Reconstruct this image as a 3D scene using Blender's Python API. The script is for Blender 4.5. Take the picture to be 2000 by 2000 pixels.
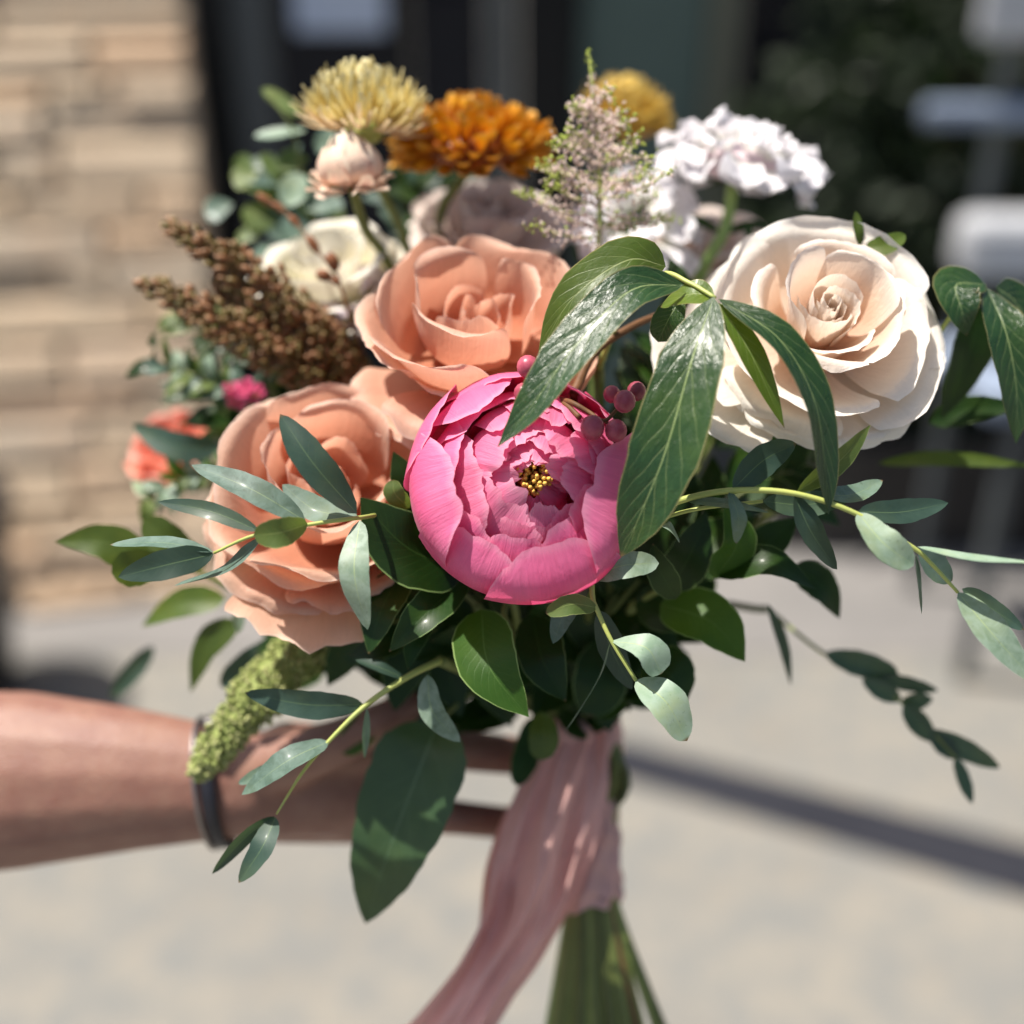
import bpy, math, random
import numpy as np
from mathutils import Matrix, Vector

# ------------------------------------------------------------------ camera, light, exposure
for o in list(bpy.data.objects):
    bpy.data.objects.remove(o)
SC = bpy.context.scene
COL = SC.collection
PITCH = 28.0                      # degrees the camera looks down
CAM_H = 1.50
HFOV = 46.0
F = 1000.0 / math.tan(math.radians(HFOV / 2))      # focal length in photo pixels (2000 px picture)

cam_d = bpy.data.cameras.new("camera")
cam_d.sensor_width = 36.0
cam_d.lens = 18.0 / math.tan(math.radians(HFOV / 2))
cam_d.clip_start = 0.02
cam_d.clip_end = 200.0
cam_d.dof.use_dof = True
cam_d.dof.focus_distance = 0.478
cam_d.dof.aperture_fstop = cam_d.lens / 19.0     # a 19 mm pupil
cam = bpy.data.objects.new("camera", cam_d)
COL.objects.link(cam)
cam.location = (0, 0, CAM_H)
cam.rotation_euler = (math.radians(90 - PITCH), 0, 0)
SC.camera = cam

SUN = np.array([-0.36, 0.06, 0.93]); SUN = SUN / np.linalg.norm(SUN)
EL = math.asin(SUN[2]); AZ = math.atan2(SUN[0], SUN[1])
w = bpy.data.worlds.new("World"); SC.world = w; w.use_nodes = True
nt = w.node_tree
sky = nt.nodes.new("ShaderNodeTexSky"); sky.sky_type = 'NISHITA'; sky.sun_disc = False
sky.sun_elevation = EL; sky.sun_rotation = AZ
sky.air_density = 1.0; sky.dust_density = 2.5
bg = nt.nodes["Background"]; bg.inputs[1].default_value = 0.072
nt.links.new(sky.outputs[0], bg.inputs[0])
sun_d = bpy.data.lights.new("sun", 'SUN'); sun_d.energy = 5.0; sun_d.angle = math.radians(0.6); sun_d.color = (1.0, 0.94, 0.86)
sun = bpy.data.objects.new("sun", sun_d); COL.objects.link(sun)
sun.rotation_euler = Vector(SUN).to_track_quat('Z', 'Y').to_euler()
sun.location = (-2, -1, 6)
SC.view_settings.view_transform = 'Standard'
SC.view_settings.look = 'None'
SC.view_settings.exposure = 0.78
SC.view_settings.gamma = 1.0
SC.cycles.use_denoising = True
SC.cycles.max_bounces = 8
SC.cycles.transparent_max_bounces = 6
SC.cycles.sample_clamp_indirect = 6.0

# ------------------------------------------------------------------ helpers
_p = math.radians(PITCH)
RC = np.array([[1, 0, 0],
               [0, math.sin(_p), -math.cos(_p)],
               [0, math.cos(_p), math.sin(_p)]])
# columns: camera right, camera up, camera back, in world axes
CAMPOS = np.array([0, 0, CAM_H])
rng = np.random.default_rng(7)
random.seed(7)

def P(px, py, d):
    """photo pixel + distance along the view axis -> point in camera axes"""
    return np.array([(px - 1000.0) / F * d, -(py - 1000.0) / F * d, -d])
def PP(c): return P(*c)
def W(p):
    """camera axes -> world"""
    return np.asarray(p) @ RC.T + CAMPOS
def Wd(v): return np.asarray(v) @ RC.T
def unit(v):
    v = np.asarray(v, float); n = np.linalg.norm(v)
    return v / n if n > 1e-12 else v
def px2m(px, d): return px * d / F
def frame(axis, up=(0, 1, 0)):
    Z = unit(axis); X = np.cross(up, Z)
    if np.linalg.norm(X) < 1e-3: X = np.cross((0, 0, -1), Z)
    X = unit(X); Y = np.cross(Z, X)
    return X, Y, Z
def spline(pts, n):
    """Catmull-Rom through the points"""
    pts = np.asarray(pts, float)
    if len(pts) == 2:
        t = np.linspace(0, 1, n)[:, None]; return pts[0] * (1 - t) + pts[1] * t
    P0 = np.vstack([2 * pts[0] - pts[1], pts, 2 * pts[-1] - pts[-2]])
    u = np.linspace(0, len(pts) - 1 - 1e-9, n); i = u.astype(int); f = (u - i)[:, None]
    a, b, c, d = P0[i], P0[i + 1], P0[i + 2], P0[i + 3]
    return 0.5 * ((2 * b) + (c - a) * f + (2 * a - 5 * b + 4 * c - d) * f ** 2 + (3 * b - a - 3 * c + d) * f ** 3)
def wob(x, seed, k=3):
    """smooth 1-D noise made of sines"""
    r = np.random.default_rng(seed); y = 0 * x
    for j in range(k):
        y = y + np.sin(x * (1.3 + 1.9 * j) * (0.8 + 0.4 * r.random()) + r.random() * 6.28) / (1 + 0.7 * j)
    return y / 1.6

def empty(name, at, label=None, cat=None, group=None, kind=None):
    o = bpy.data.objects.new(name, None); o.empty_display_size = 0.01
    COL.objects.link(o); o.location = W(at)
    tag(o, label, cat, group, kind); return o
def tag(o, label=None, cat=None, group=None, kind=None):
    if label: o["label"] = label
    if cat: o["category"] = cat
    if group: o["group"] = group
    if kind: o["kind"] = kind
    return o
def top(o):
    return np.array(o.location) if o is not None and o.parent is None else (np.array(o.parent.location) if o is not None else np.zeros(3))
def root_loc(o):
    if o is None: return np.zeros(3)
    while o.parent is not None: o = o.parent
    return np.array(o.location)
def mk(name, V, faces, mat, parent=None, uv=None, cam_space=True, smooth=True, kind=None):
    V = np.asarray(V, float).reshape(-1, 3)
    if cam_space: V = W(V)
    loc = None
    if parent is not None: V = V - root_loc(parent)
    else:
        loc = np.array([V[:, 0].mean(), V[:, 1].mean(), V[:, 2].min()]); V = V - loc
    me = bpy.data.meshes.new(name)
    me.from_pydata(V.tolist(), [], faces if isinstance(faces, list) else faces.tolist())
    if uv is not None:
        lay = me.uv_layers.new(name="UVMap")
        li = np.empty(len(me.loops), dtype=np.int32); me.loops.foreach_get("vertex_index", li)
        lay.data.foreach_set("uv", np.asarray(uv, np.float32)[li].ravel())
    if smooth: me.polygons.foreach_set("use_smooth", np.ones(len(me.polygons), bool))
    me.materials.append(mat); me.update()
    o = bpy.data.objects.new(name, me); COL.objects.link(o)
    if parent is not None: o.parent = parent
    else: o.location = loc
    if kind: o["kind"] = kind
    return o
def grid_faces(nt, ns, wrap=False, off=0):
    i = np.arange(nt - 1)[:, None]; j = np.arange(ns if wrap else ns - 1)[None, :]
    a = i * ns + j; b = i * ns + (j + 1) % ns
    f = np.stack([a, b, b + ns, a + ns], -1).reshape(-1, 4) + off
    return f
def grid_uv(nt, ns):
    v, u = np.meshgrid(np.linspace(0, 1, nt), np.linspace(0, 1, ns), indexing='ij')
    return np.stack([u, v], -1).reshape(-1, 2)
def sheet(name, G, mat, parent, kind=None, cam_space=True):
    nt, ns = G.shape[:2]
    return mk(name, G.reshape(-1, 3), grid_faces(nt, ns), mat, parent, grid_uv(nt, ns), kind=kind, cam_space=cam_space)
def tube_geo(pts, rad, n=8, flat=1.0):
    pts = np.asarray(pts); m = len(pts); rad = np.broadcast_to(np.asarray(rad, float), (m,))
    T = np.gradient(pts, axis=0); T /= np.linalg.norm(T, axis=1)[:, None] + 1e-12
    X = unit(np.cross(T[0], (0.3, 0.5, 0.8))); V = []
    for k in range(m):
        X = unit(X - T[k] * np.dot(X, T[k])); Y = np.cross(T[k], X)
        a = np.linspace(0, 2 * np.pi, n, endpoint=False)
        V.append(pts[k] + rad[k] * (np.cos(a)[:, None] * X + flat * np.sin(a)[:, None] * Y))
    V = np.concatenate(V)
    f = grid_faces(m, n, True).tolist()
    f.append(list(range(n - 1, -1, -1))); f.append([(m - 1) * n + j for j in range(n)])
    uv = np.stack([np.tile(np.arange(n) / n, m), np.repeat(np.linspace(0, 1, m), n)], -1)
    return V, f, uv
def tube(name, pts, rad, mat, parent, n=8, flat=1.0, kind=None):
    V, f, uv = tube_geo(pts, rad, n, flat)
    return mk(name, V, f, mat, parent, uv, kind=kind)
def blob_geo(nu=8, nv=6):
    V = [(0, 0, -1)]
    for i in range(1, nv):
        p = -math.pi / 2 + math.pi * i / nv
        for j in range(nu):
            a = 2 * math.pi * j / nu
            V.append((math.cos(p) * math.cos(a), math.cos(p) * math.sin(a), math.sin(p)))
    V.append((0, 0, 1)); f = []
    for j in range(nu): f.append([0, 1 + (j + 1) % nu, 1 + j])
    for i in range(nv - 2):
        for j in range(nu):
            a = 1 + i * nu + j; b = 1 + i * nu + (j + 1) % nu
            f.append([a, b, b + nu, a + nu])
    n = len(V) - 1
    for j in range(nu): f.append([n, n - nu + j, n - nu + (j + 1) % nu])
    return np.array(V), f
def merge(list_vf):
    V, Fs, n = [], [], 0
    for v, f in list_vf:
        V.append(v); Fs += [[i + n for i in q] for q in f]; n += len(v)
    return np.concatenate(V), Fs

# ------------------------------------------------------------------ materials
class NT:
    def __init__(s, name):
        s.m = bpy.data.materials.new(name); s.m.use_nodes = True
        s.t = s.m.node_tree; s.n = s.t.nodes; s.n.clear()
        s.out = s.n.new("ShaderNodeOutputMaterial")
    def new(s, typ, **kw):
        n = s.n.new(typ)
        for k, v in kw.items(): setattr(n, k, v)
        return n
    def link(s, a, b): s.t.links.new(a, b)
    def val(s, x, sock):
        if hasattr(x, "is_output"): s.link(x, sock)
        else: sock.default_value = x
    def math(s, op, a, b=0.0, c=None, clamp=False):
        n = s.new("ShaderNodeMath", operation=op, use_clamp=clamp)
        s.val(a, n.inputs[0]); s.val(b, n.inputs[1])
        if c is not None: s.val(c, n.inputs[2])
        return n.outputs[0]
    def mix(s, fac, a, b, blend='MIX'):
        n = s.new("ShaderNodeMix", data_type='RGBA', blend_type=blend)
        s.val(fac, n.inputs[0]); s.val(a if hasattr(a, "is_output") else (*a, 1), n.inputs[6]); s.val(b if hasattr(b, "is_output") else (*b, 1), n.inputs[7])
        return n.outputs[2]
    def ramp(s, fac, stops, interp='LINEAR'):
        n = s.new("ShaderNodeValToRGB"); cr = n.color_ramp; cr.interpolation = interp
        while len(cr.elements) < len(stops): cr.elements.new(0.5)
        for e, (p, c) in zip(cr.elements, stops):
            e.position = p; e.color = (*c, 1) if len(c) == 3 else c
        s.link(fac, n.inputs[0]); return n.outputs[0]
    def noise(s, vec, scale, detail=3, rough=0.55, dist=0.0):
        n = s.new("ShaderNodeTexNoise"); n.inputs["Scale"].default_value = scale; n.inputs["Detail"].default_value = detail
        n.inputs["Roughness"].default_value = rough; n.inputs["Distortion"].default_value = dist
        if vec is not None: s.link(vec, n.inputs["Vector"])
        return n.outputs[0]
    def mapping(s, vec, scale=(1, 1, 1), loc=None):
        n = s.new("ShaderNodeMapping"); n.inputs["Scale"].default_value = scale
        s.link(vec, n.inputs["Vector"])
        if loc is not None: s.link(loc, n.inputs["Location"])
        return n.outputs[0]
    def bump(s, h, strength=0.2, dist=0.001):
        n = s.new("ShaderNodeBump"); n.inputs["Strength"].default_value = strength; n.inputs["Distance"].default_value = dist
        s.link(h, n.inputs["Height"]); return n.outputs[0]
    def uv(s):
        n = s.new("ShaderNodeUVMap"); sp = s.new("ShaderNodeSeparateXYZ"); s.link(n.outputs[0], sp.inputs[0])
        return n.outputs[0], sp.outputs[0], sp.outputs[1]
    def rnd(s): return s.new("ShaderNodeObjectInfo").outputs["Random"]
    def obj(s): return s.new("ShaderNodeTexCoord").outputs["Object"]
    def pos(s): return s.new("ShaderNodeNewGeometry").outputs["Position"]
    def principled(s, col, rough=0.5, spec=0.5, normal=None, **kw):
        n = s.new("ShaderNodeBsdfPrincipled")
        s.val(col if hasattr(col, "is_output") else (*col, 1), n.inputs["Base Color"])
        s.val(rough, n.inputs["Roughness"]); n.inputs["Specular IOR Level"].default_value = spec
        if normal is not None: s.link(normal, n.inputs["Normal"])
        for k, v in kw.items(): s.val(v, n.inputs[k])
        return n.outputs[0]
    def done(s, shader):
        s.link(shader, s.out.inputs[0]); return s.m
def thin(S, surf, col, amount, normal=None):
    tr = S.new("ShaderNodeBsdfTranslucent"); S.val(col, tr.inputs[0])
    if normal is not None: S.link(normal, tr.inputs[1])
    mx = S.new("ShaderNodeMixShader"); S.val(amount, mx.inputs[0])
    S.link(surf, mx.inputs[1]); S.link(tr.outputs[0], mx.inputs[2])
    return mx.outputs[0]

def petal_mat(name, base, mid, edge, trans=0.35, rough=0.5, streak=0.18, glow=None, var=0.12, blush=None, lines=70, bruise=0.35):
    S = NT(name); uvv, u, v = S.uv(); r = S.rnd()
    col = S.ramp(v, [(0.05, base), (0.5, mid), (0.97, edge)])
    off = S.new("ShaderNodeCombineXYZ"); S.val(S.math('MULTIPLY', r, 37.0), off.inputs[0]); S.val(S.math('MULTIPLY', r, 11.0), off.inputs[1])
    st = S.noise(S.mapping(uvv, (lines, 2.2, 1), off.outputs[0]), 1.0, 4, 0.6, 0.3)
    big = S.noise(S.mapping(uvv, (2.5, 2.5, 1), off.outputs[0]), 1.0, 3, 0.5)
    f = S.math('MULTIPLY_ADD', S.math('SUBTRACT', st, 0.5), streak * 2.2, 1.0)
    f = S.math('MULTIPLY', f, S.math('MULTIPLY_ADD', S.math('SUBTRACT', big, 0.5), var * 2.0, 1.0))
    f = S.math('MULTIPLY', f, S.math('MULTIPLY_ADD', S.math('SUBTRACT', r, 0.5), var, 1.0))
    mul = S.new("ShaderNodeVectorMath", operation='SCALE'); S.link(col, mul.inputs[0]); S.link(f, mul.inputs[3])
    col = mul.outputs[0]
    if blush is not None:
        col = S.mix(S.math('MULTIPLY', S.ramp(big, [(0.5, (0, 0, 0)), (0.68, (1, 1, 1))]), 0.35), col, blush)
    # pale thin rim of the petal
    rim = S.new("ShaderNodeMapRange", interpolation_type='SMOOTHSTEP'); S.val(v, rim.inputs[0]); rim.inputs[1].default_value = 0.93; rim.inputs[2].default_value = 1.0
    col = S.mix(S.math('MULTIPLY', rim.outputs[0], 0.45), col, tuple(min(0.9, 0.35 + 0.65 * x) for x in edge))
    bz = S.noise(S.mapping(uvv, (6, 7, 1), off.outputs[0]), 1.0, 5, 0.7, 0.4)
    bmask = S.math('MULTIPLY', S.ramp(bz, [(0.62, (0, 0, 0)), (0.72, (1, 1, 1))]), S.math('MULTIPLY', S.math('POWER', v, 3.0), bruise))
    col = S.mix(bmask, col, tuple(x * y for x, y in zip(edge, (0.62, 0.50, 0.42))))
    wr = S.noise(S.mapping(uvv, (11, 5, 1), off.outputs[0]), 1.0, 4, 0.6, 0.8)
    h = S.math('ADD', S.math('ADD', S.math('MULTIPLY', st, 0.35), big), S.math('MULTIPLY', wr, 0.8))
    nb = S.bump(h, 0.38, 0.0016)
    bs = S.principled(col, rough, 0.35, nb, **{"Sheen Weight": 0.12, "Sheen Roughness": 0.4})
    tc = S.mix(0.5, col, glow if glow else mid, 'MIX')
    return S.done(thin(S, bs, tc, trans, nb))

def leaf_mat(name, c1, c2, rib, rough=0.4, spec=0.5, veins=9.0, vk=4.0, vein_amt=0.35, trans=0.22, tcol=(0.25, 0.4, 0.03), edge=None,
             speck=0.25, coat=0.0, ribw=0.018, bumpy=0.35, bloom=None, veinw=0.10, quilt=0.0):
    S = NT(name); uvv, u, v = S.uv(); r = S.rnd(); ob = S.obj()
    au = S.math('ABSOLUTE', S.math('SUBTRACT', u, 0.5))
    n1 = S.noise(ob, 90, 4, 0.6); n2 = S.noise(ob, 420, 2, 0.6)
    col = S.mix(S.ramp(n1, [(0.32, (0, 0, 0)), (0.68, (1, 1, 1))]), c1, c2)
    br = S.math('MULTIPLY_ADD', S.math('SUBTRACT', r, 0.5), 0.5, 1.0)
    sc = S.new("ShaderNodeVectorMath", operation='SCALE'); S.link(col, sc.inputs[0]); S.link(br, sc.inputs[3]); col = sc.outputs[0]
    yl = S.noise(ob, 34, 3, 0.6); ym = S.math('MULTIPLY', S.ramp(yl, [(0.48, (0, 0, 0)), (0.70, (1, 1, 1))]), S.math('MULTIPLY_ADD', r, 0.5, 0.15))
    col = S.mix(ym, col, tuple(min(0.6, a_ * b_ + d_) for a_, b_, d_ in zip(c2, (1.9, 1.45, 0.9), (0.015, 0.012, 0.0))))
    if bloom is not None:
        bm = S.noise(S.mapping(ob, (1, 1, 1)), 160, 5, 0.65, 0.6)
        col = S.mix(S.math('MULTIPLY', S.ramp(bm, [(0.4, (0, 0, 0)), (0.62, (1, 1, 1))]), 0.6), col, bloom)
    # side veins sweeping forward from the midrib
    wv = S.noise(uvv, 3.0, 2)
    ph = S.math('ADD', S.math('SUBTRACT', S.math('MULTIPLY', v, veins), S.math('MULTIPLY', S.math('POWER', au, 0.8), vk)), S.math('MULTIPLY', wv, 0.7))
    fr = S.math('ABSOLUTE', S.math('SUBTRACT', S.math('FRACT', ph), 0.5))
    vm = S.new("ShaderNodeMapRange", interpolation_type='SMOOTHSTEP'); S.val(fr, vm.inputs[0]); vm.inputs[1].default_value = 0.0; vm.inputs[2].default_value = veinw
    vm.inputs[3].default_value = 1.0; vm.inputs[4].default_value = 0.0
    vein = S.math('MULTIPLY', vm.outputs[0], S.math('SUBTRACT', 1.0, S.math('MULTIPLY', au, 1.9), clamp=True))
    rm = S.new("ShaderNodeMapRange", interpolation_type='SMOOTHSTEP'); S.val(au, rm.inputs[0]); rm.inputs[1].default_value = ribw * 0.4; rm.inputs[2].default_value = ribw
    rm.inputs[3].default_value = 1.0; rm.inputs[4].default_value = 0.0
    ribm = S.math('MULTIPLY', rm.outputs[0], S.math('SUBTRACT', 1.15, v, clamp=True))
    lines = S.math('MAXIMUM', S.math('MULTIPLY', vein, vein_amt), ribm)
    col = S.mix(lines, col, rib)
    if edge is not None:
        em = S.math('GREATER_THAN', au, 0.478); col = S.mix(S.math('MULTIPLY', em, 0.8), col, edge)
    tipm = S.new('ShaderNodeMapRange', interpolation_type='SMOOTHSTEP'); S.val(S.math('ADD', v, S.math('MULTIPLY', n1, 0.06)), tipm.inputs[0]); tipm.inputs[1].default_value = 0.985; tipm.inputs[2].default_value = 1.03
    col = S.mix(S.math('MULTIPLY', tipm.outputs[0], S.math('GREATER_THAN', r, 0.45)), col, (0.12, 0.07, 0.03))
    sp = S.ramp(n2, [(0.66, (0, 0, 0)), (0.72, (1, 1, 1))])
    col = S.mix(S.math('MULTIPLY', sp, speck), col, (0.03, 0.035, 0.02))
    h = S.math('ADD', S.math('MULTIPLY', n1, 0.5), S.math('MULTIPLY', lines, -0.9))
    if quilt > 0:
        qn = S.noise(S.mapping(uvv, (9, 22, 1)), 1.0, 4, 0.65, 0.8)
        h = S.math('ADD', h, S.math('MULTIPLY', S.math('ADD', S.math('MULTIPLY', fr, 0.9), S.math('MULTIPLY', qn, 2.4)), quilt))
    nb = S.bump(h, bumpy, 0.0012)
    rg = S.math('MULTIPLY_ADD', n1, 0.22, rough - 0.11)
    bs = S.principled(col, rg, spec, nb, **{"Coat Weight": coat, "Coat Roughness": 0.18})
    tc = S.mix(0.75, col, tcol)
    return S.done(thin(S, bs, tc, trans, nb))

def plain(name, col, rough=0.5, spec=0.5, var=0.15, scale=80, bump=0.15, c2=None, trans=0.0, metal=0.0, objvar=0.0, bdist=0.001):
    S = NT(name); ob = S.obj(); n = S.noise(ob, scale, 4, 0.6)
    c2 = c2 or tuple(min(1, x * (1 - var)) for x in col)
    c = S.mix(S.ramp(n, [(0.3, (0, 0, 0)), (0.7, (1, 1, 1))]), col, c2)
    if objvar:
        sc = S.new("ShaderNodeVectorMath", operation='SCALE'); S.link(c, sc.inputs[0])
        S.link(S.math('MULTIPLY_ADD', S.math('SUBTRACT', S.rnd(), 0.5), objvar * 2, 1.0), sc.inputs[3]); c = sc.outputs[0]
    nb = S.bump(n, bump, bdist)
    b = S.principled(c, rough, spec, nb, Metallic=metal)
    return S.done(thin(S, b, c, trans, nb) if trans else b)

M = {}
M['peony'] = petal_mat('peony_petal', (0.60, 0.03, 0.13), (0.74, 0.065, 0.215), (0.82, 0.20, 0.39), 0.34, 0.45, 0.13, glow=(0.9, 0.10, 0.24), blush=(0.82, 0.26, 0.42))
M['peony_inner'] = petal_mat('peony_inner_petal', (0.74, 0.07, 0.21), (0.79, 0.13, 0.31), (0.85, 0.28, 0.46), 0.48, 0.45, 0.16, glow=(0.9, 0.10, 0.30), blush=(0.84, 0.38, 0.54))
M['apricot'] = petal_mat('apricot_petal', (0.62, 0.25, 0.135), (0.69, 0.365, 0.245), (0.77, 0.53, 0.40), 0.48, 0.55, 0.12, glow=(0.78, 0.40, 0.26), lines=40)
M['cream'] = petal_mat('cream_petal', (0.80, 0.50, 0.34), (0.83, 0.66, 0.52), (0.85, 0.79, 0.72), 0.40, 0.5, 0.08, glow=(0.88, 0.70, 0.54), var=0.06, lines=40)
M['cream_outer'] = petal_mat('cream_outer_petal', (0.82, 0.66, 0.52), (0.84, 0.77, 0.67), (0.86, 0.83, 0.77), 0.38, 0.5, 0.08, glow=(0.88, 0.79, 0.68), var=0.06, lines=40)
M['ivory'] = petal_mat('ivory_petal', (0.80, 0.76, 0.50), (0.85, 0.80, 0.64), (0.87, 0.84, 0.76), 0.3, 0.5, 0.05)
M['blush'] = petal_mat('dusty_blush_petal', (0.76, 0.60, 0.52), (0.80, 0.68, 0.61), (0.82, 0.73, 0.67), 0.3, 0.5, 0.05)
M['coral'] = petal_mat('coral_petal', (0.75, 0.20, 0.12), (0.82, 0.30, 0.20), (0.86, 0.42, 0.32), 0.35, 0.5, 0.06)
M['straw'] = petal_mat('strawflower_petal', (0.72, 0.56, 0.22), (0.76, 0.63, 0.24), (0.80, 0.71, 0.36), 0.25, 0.38, 0.12, lines=12)
M['straw_low'] = petal_mat('strawflower_bract', (0.75, 0.55, 0.30), (0.82, 0.62, 0.38), (0.85, 0.72, 0.45), 0.25, 0.38, 0.12, lines=12)
M['strawbud'] = petal_mat('strawflower_bud_bract', (0.80, 0.55, 0.38), (0.84, 0.58, 0.44), (0.86, 0.72, 0.56), 0.25, 0.4, 0.2, lines=16, blush=(0.80, 0.36, 0.30))
M['mum'] = petal_mat('chrysanthemum_petal', (0.36, 0.09, 0.002), (0.60, 0.225, 0.006), (0.74, 0.38, 0.018), 0.20, 0.45, 0.12, lines=10, var=0.3)
M['gold'] = petal_mat('golden_petal', (0.55, 0.28, 0.03), (0.66, 0.40, 0.05), (0.72, 0.52, 0.10), 0.25, 0.45, 0.1, lines=10)
M['button'] = plain('billy_button', (0.66, 0.42, 0.06), 0.6, 0.2, 0.2, 300, 0.3, c2=(0.60, 0.32, 0.04))
M['white'] = petal_mat('white_petal', (0.78, 0.78, 0.66), (0.84, 0.81, 0.83), (0.87, 0.85, 0.88), 0.35, 0.5, 0.05, var=0.06, lines=30)
M['lilac'] = petal_mat('pale_lilac_petal', (0.72, 0.60, 0.62), (0.80, 0.68, 0.74), (0.84, 0.76, 0.82), 0.35, 0.5, 0.05)
M['astilbe'] = plain('astilbe_floret', (0.90, 0.80, 0.80), 0.6, 0.2, 0.2, 500, 0.1, c2=(0.87, 0.76, 0.66), trans=0.6)
M['astilbe_g'] = plain('astilbe_green_bud', (0.42, 0.50, 0.10), 0.6, 0.2, 0.3, 300, 0.1, trans=0.15)
M['stamen'] = plain('stamen', (0.85, 0.55, 0.12), 0.6, 0.2, 0.3, 600, 0.2)
M['euc'] = leaf_mat('eucalyptus_leaf', (0.065, 0.115, 0.090), (0.09, 0.15, 0.115), (0.20, 0.27, 0.14), 0.55, 0.35, 11, 3.5, 0.10, 0.16, (0.2, 0.34, 0.06), None, 0.35, 0.05, 0.020, 0.15, bloom=(0.15, 0.22, 0.185))
M['euc_dark'] = leaf_mat('eucalyptus_dark_leaf', (0.026, 0.054, 0.042), (0.040, 0.076, 0.058), (0.13, 0.20, 0.09), 0.50, 0.38, 11, 3.5, 0.12, 0.16, (0.15, 0.30, 0.04), None, 0.25, 0.05, 0.020, 0.15)
M['euc_pale'] = leaf_mat('eucalyptus_pale_leaf', (0.145, 0.225, 0.15), (0.21, 0.29, 0.205), (0.33, 0.41, 0.18), 0.5, 0.45, 9, 3.0, 0.12, 0.16, (0.3, 0.45, 0.10), None, 0.30, 0.0, 0.020, 0.15, bloom=(0.30, 0.385, 0.31))
M['euc_olive'] = leaf_mat('eucalyptus_olive_leaf', (0.06, 0.10, 0.022), (0.085, 0.13, 0.035), (0.26, 0.31, 0.10), 0.5, 0.4, 8, 3.0, 0.2, 0.25, (0.3, 0.42, 0.05), (0.34, 0.40, 0.14), 0.15, 0.0, 0.022, 0.15)
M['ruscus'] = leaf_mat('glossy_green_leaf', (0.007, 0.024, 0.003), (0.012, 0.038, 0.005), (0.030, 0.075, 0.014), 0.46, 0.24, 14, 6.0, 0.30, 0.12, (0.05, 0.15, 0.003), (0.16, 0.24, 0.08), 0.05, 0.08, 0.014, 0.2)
M['ruscus_b'] = leaf_mat('bright_green_leaf', (0.026, 0.078, 0.008), (0.038, 0.10, 0.012), (0.11, 0.20, 0.05), 0.50, 0.3, 14, 6.0, 0.25, 0.24, (0.18, 0.36, 0.01), (0.30, 0.42, 0.14), 0.05, 0.0, 0.014, 0.35)
M['olive_leaf'] = leaf_mat('olive_green_leaf', (0.045, 0.075, 0.008), (0.06, 0.10, 0.011), (0.09, 0.14, 0.03), 0.42, 0.45, 12, 5.0, 0.1, 0.24, (0.18, 0.27, 0.005), None, 0.05, 0.05, 0.016, 0.2)
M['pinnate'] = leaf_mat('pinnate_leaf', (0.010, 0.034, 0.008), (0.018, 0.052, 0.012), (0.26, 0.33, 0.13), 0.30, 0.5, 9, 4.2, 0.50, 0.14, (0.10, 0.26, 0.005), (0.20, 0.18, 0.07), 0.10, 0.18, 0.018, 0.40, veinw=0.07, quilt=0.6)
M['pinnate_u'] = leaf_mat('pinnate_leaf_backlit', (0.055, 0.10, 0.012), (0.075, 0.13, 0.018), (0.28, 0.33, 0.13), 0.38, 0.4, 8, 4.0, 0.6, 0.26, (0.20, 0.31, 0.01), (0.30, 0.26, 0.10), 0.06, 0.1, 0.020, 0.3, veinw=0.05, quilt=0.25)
M['salal'] = leaf_mat('lemon_leaf', (0.03, 0.065, 0.025), (0.042, 0.085, 0.034), (0.09, 0.15, 0.08), 0.38, 0.5, 7, 3.4, 0.20, 0.18, (0.15, 0.32, 0.03), None, 0.05, 0.1, 0.016, 0.25)
M['stem_y'] = plain('yellow_green_stem', (0.42, 0.45, 0.11), 0.45, 0.4, 0.3, 120, 0.1, c2=(0.34, 0.40, 0.12))
M['stem_g'] = plain('green_stem', (0.17, 0.20, 0.055), 0.5, 0.4, 0.3, 60, 0.15, c2=(0.11, 0.14, 0.035), objvar=0.5)
M['stem_l'] = plain('light_green_stem', (0.28, 0.42, 0.12), 0.45, 0.4, 0.2, 60, 0.1)
M['stem_b'] = plain('brown_twig', (0.16, 0.075, 0.03), 0.6, 0.3, 0.4, 150, 0.3)
M['seed'] = plain('brown_seed', (0.17, 0.080, 0.030), 0.45, 0.4, 0.4, 260, 0.2, c2=(0.11, 0.10, 0.02))
M['seed_hi'] = plain('tan_seed', (0.30, 0.145, 0.065), 0.42, 0.4, 0.4, 260, 0.2, c2=(0.17, 0.085, 0.035))
M['bud_brown'] = plain('brown_bud', (0.24, 0.09, 0.035), 0.5, 0.3, 0.4, 200, 0.3)
M['berry'] = plain('pink_berry', (0.36, 0.075, 0.11), 0.36, 0.4, 0.4, 220, 0.15, c2=(0.24, 0.035, 0.06), objvar=0.3)
M['amaranth'] = plain('green_amaranth', (0.34, 0.38, 0.13), 0.65, 0.2, 0.3, 200, 0.2, c2=(0.25, 0.31, 0.09), trans=0.15)
M['amaranth_p'] = plain('pale_amaranth', (0.50, 0.52, 0.22), 0.65, 0.2, 0.3, 200, 0.2, trans=0.2)
M['ribbon'] = plain('dusty_rose_ribbon', (0.86, 0.53, 0.48), 0.8, 0.15, 0.12, 60, 0.4, trans=0.36)
M['watch'] = plain('black_strap', (0.012, 0.012, 0.018), 0.45, 0.5, 0.2, 200, 0.1)
M['steel'] = plain('steel', (0.30, 0.28, 0.27), 0.45, 0.5, 0.1, 200, 0.05, metal=1.0)

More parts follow.
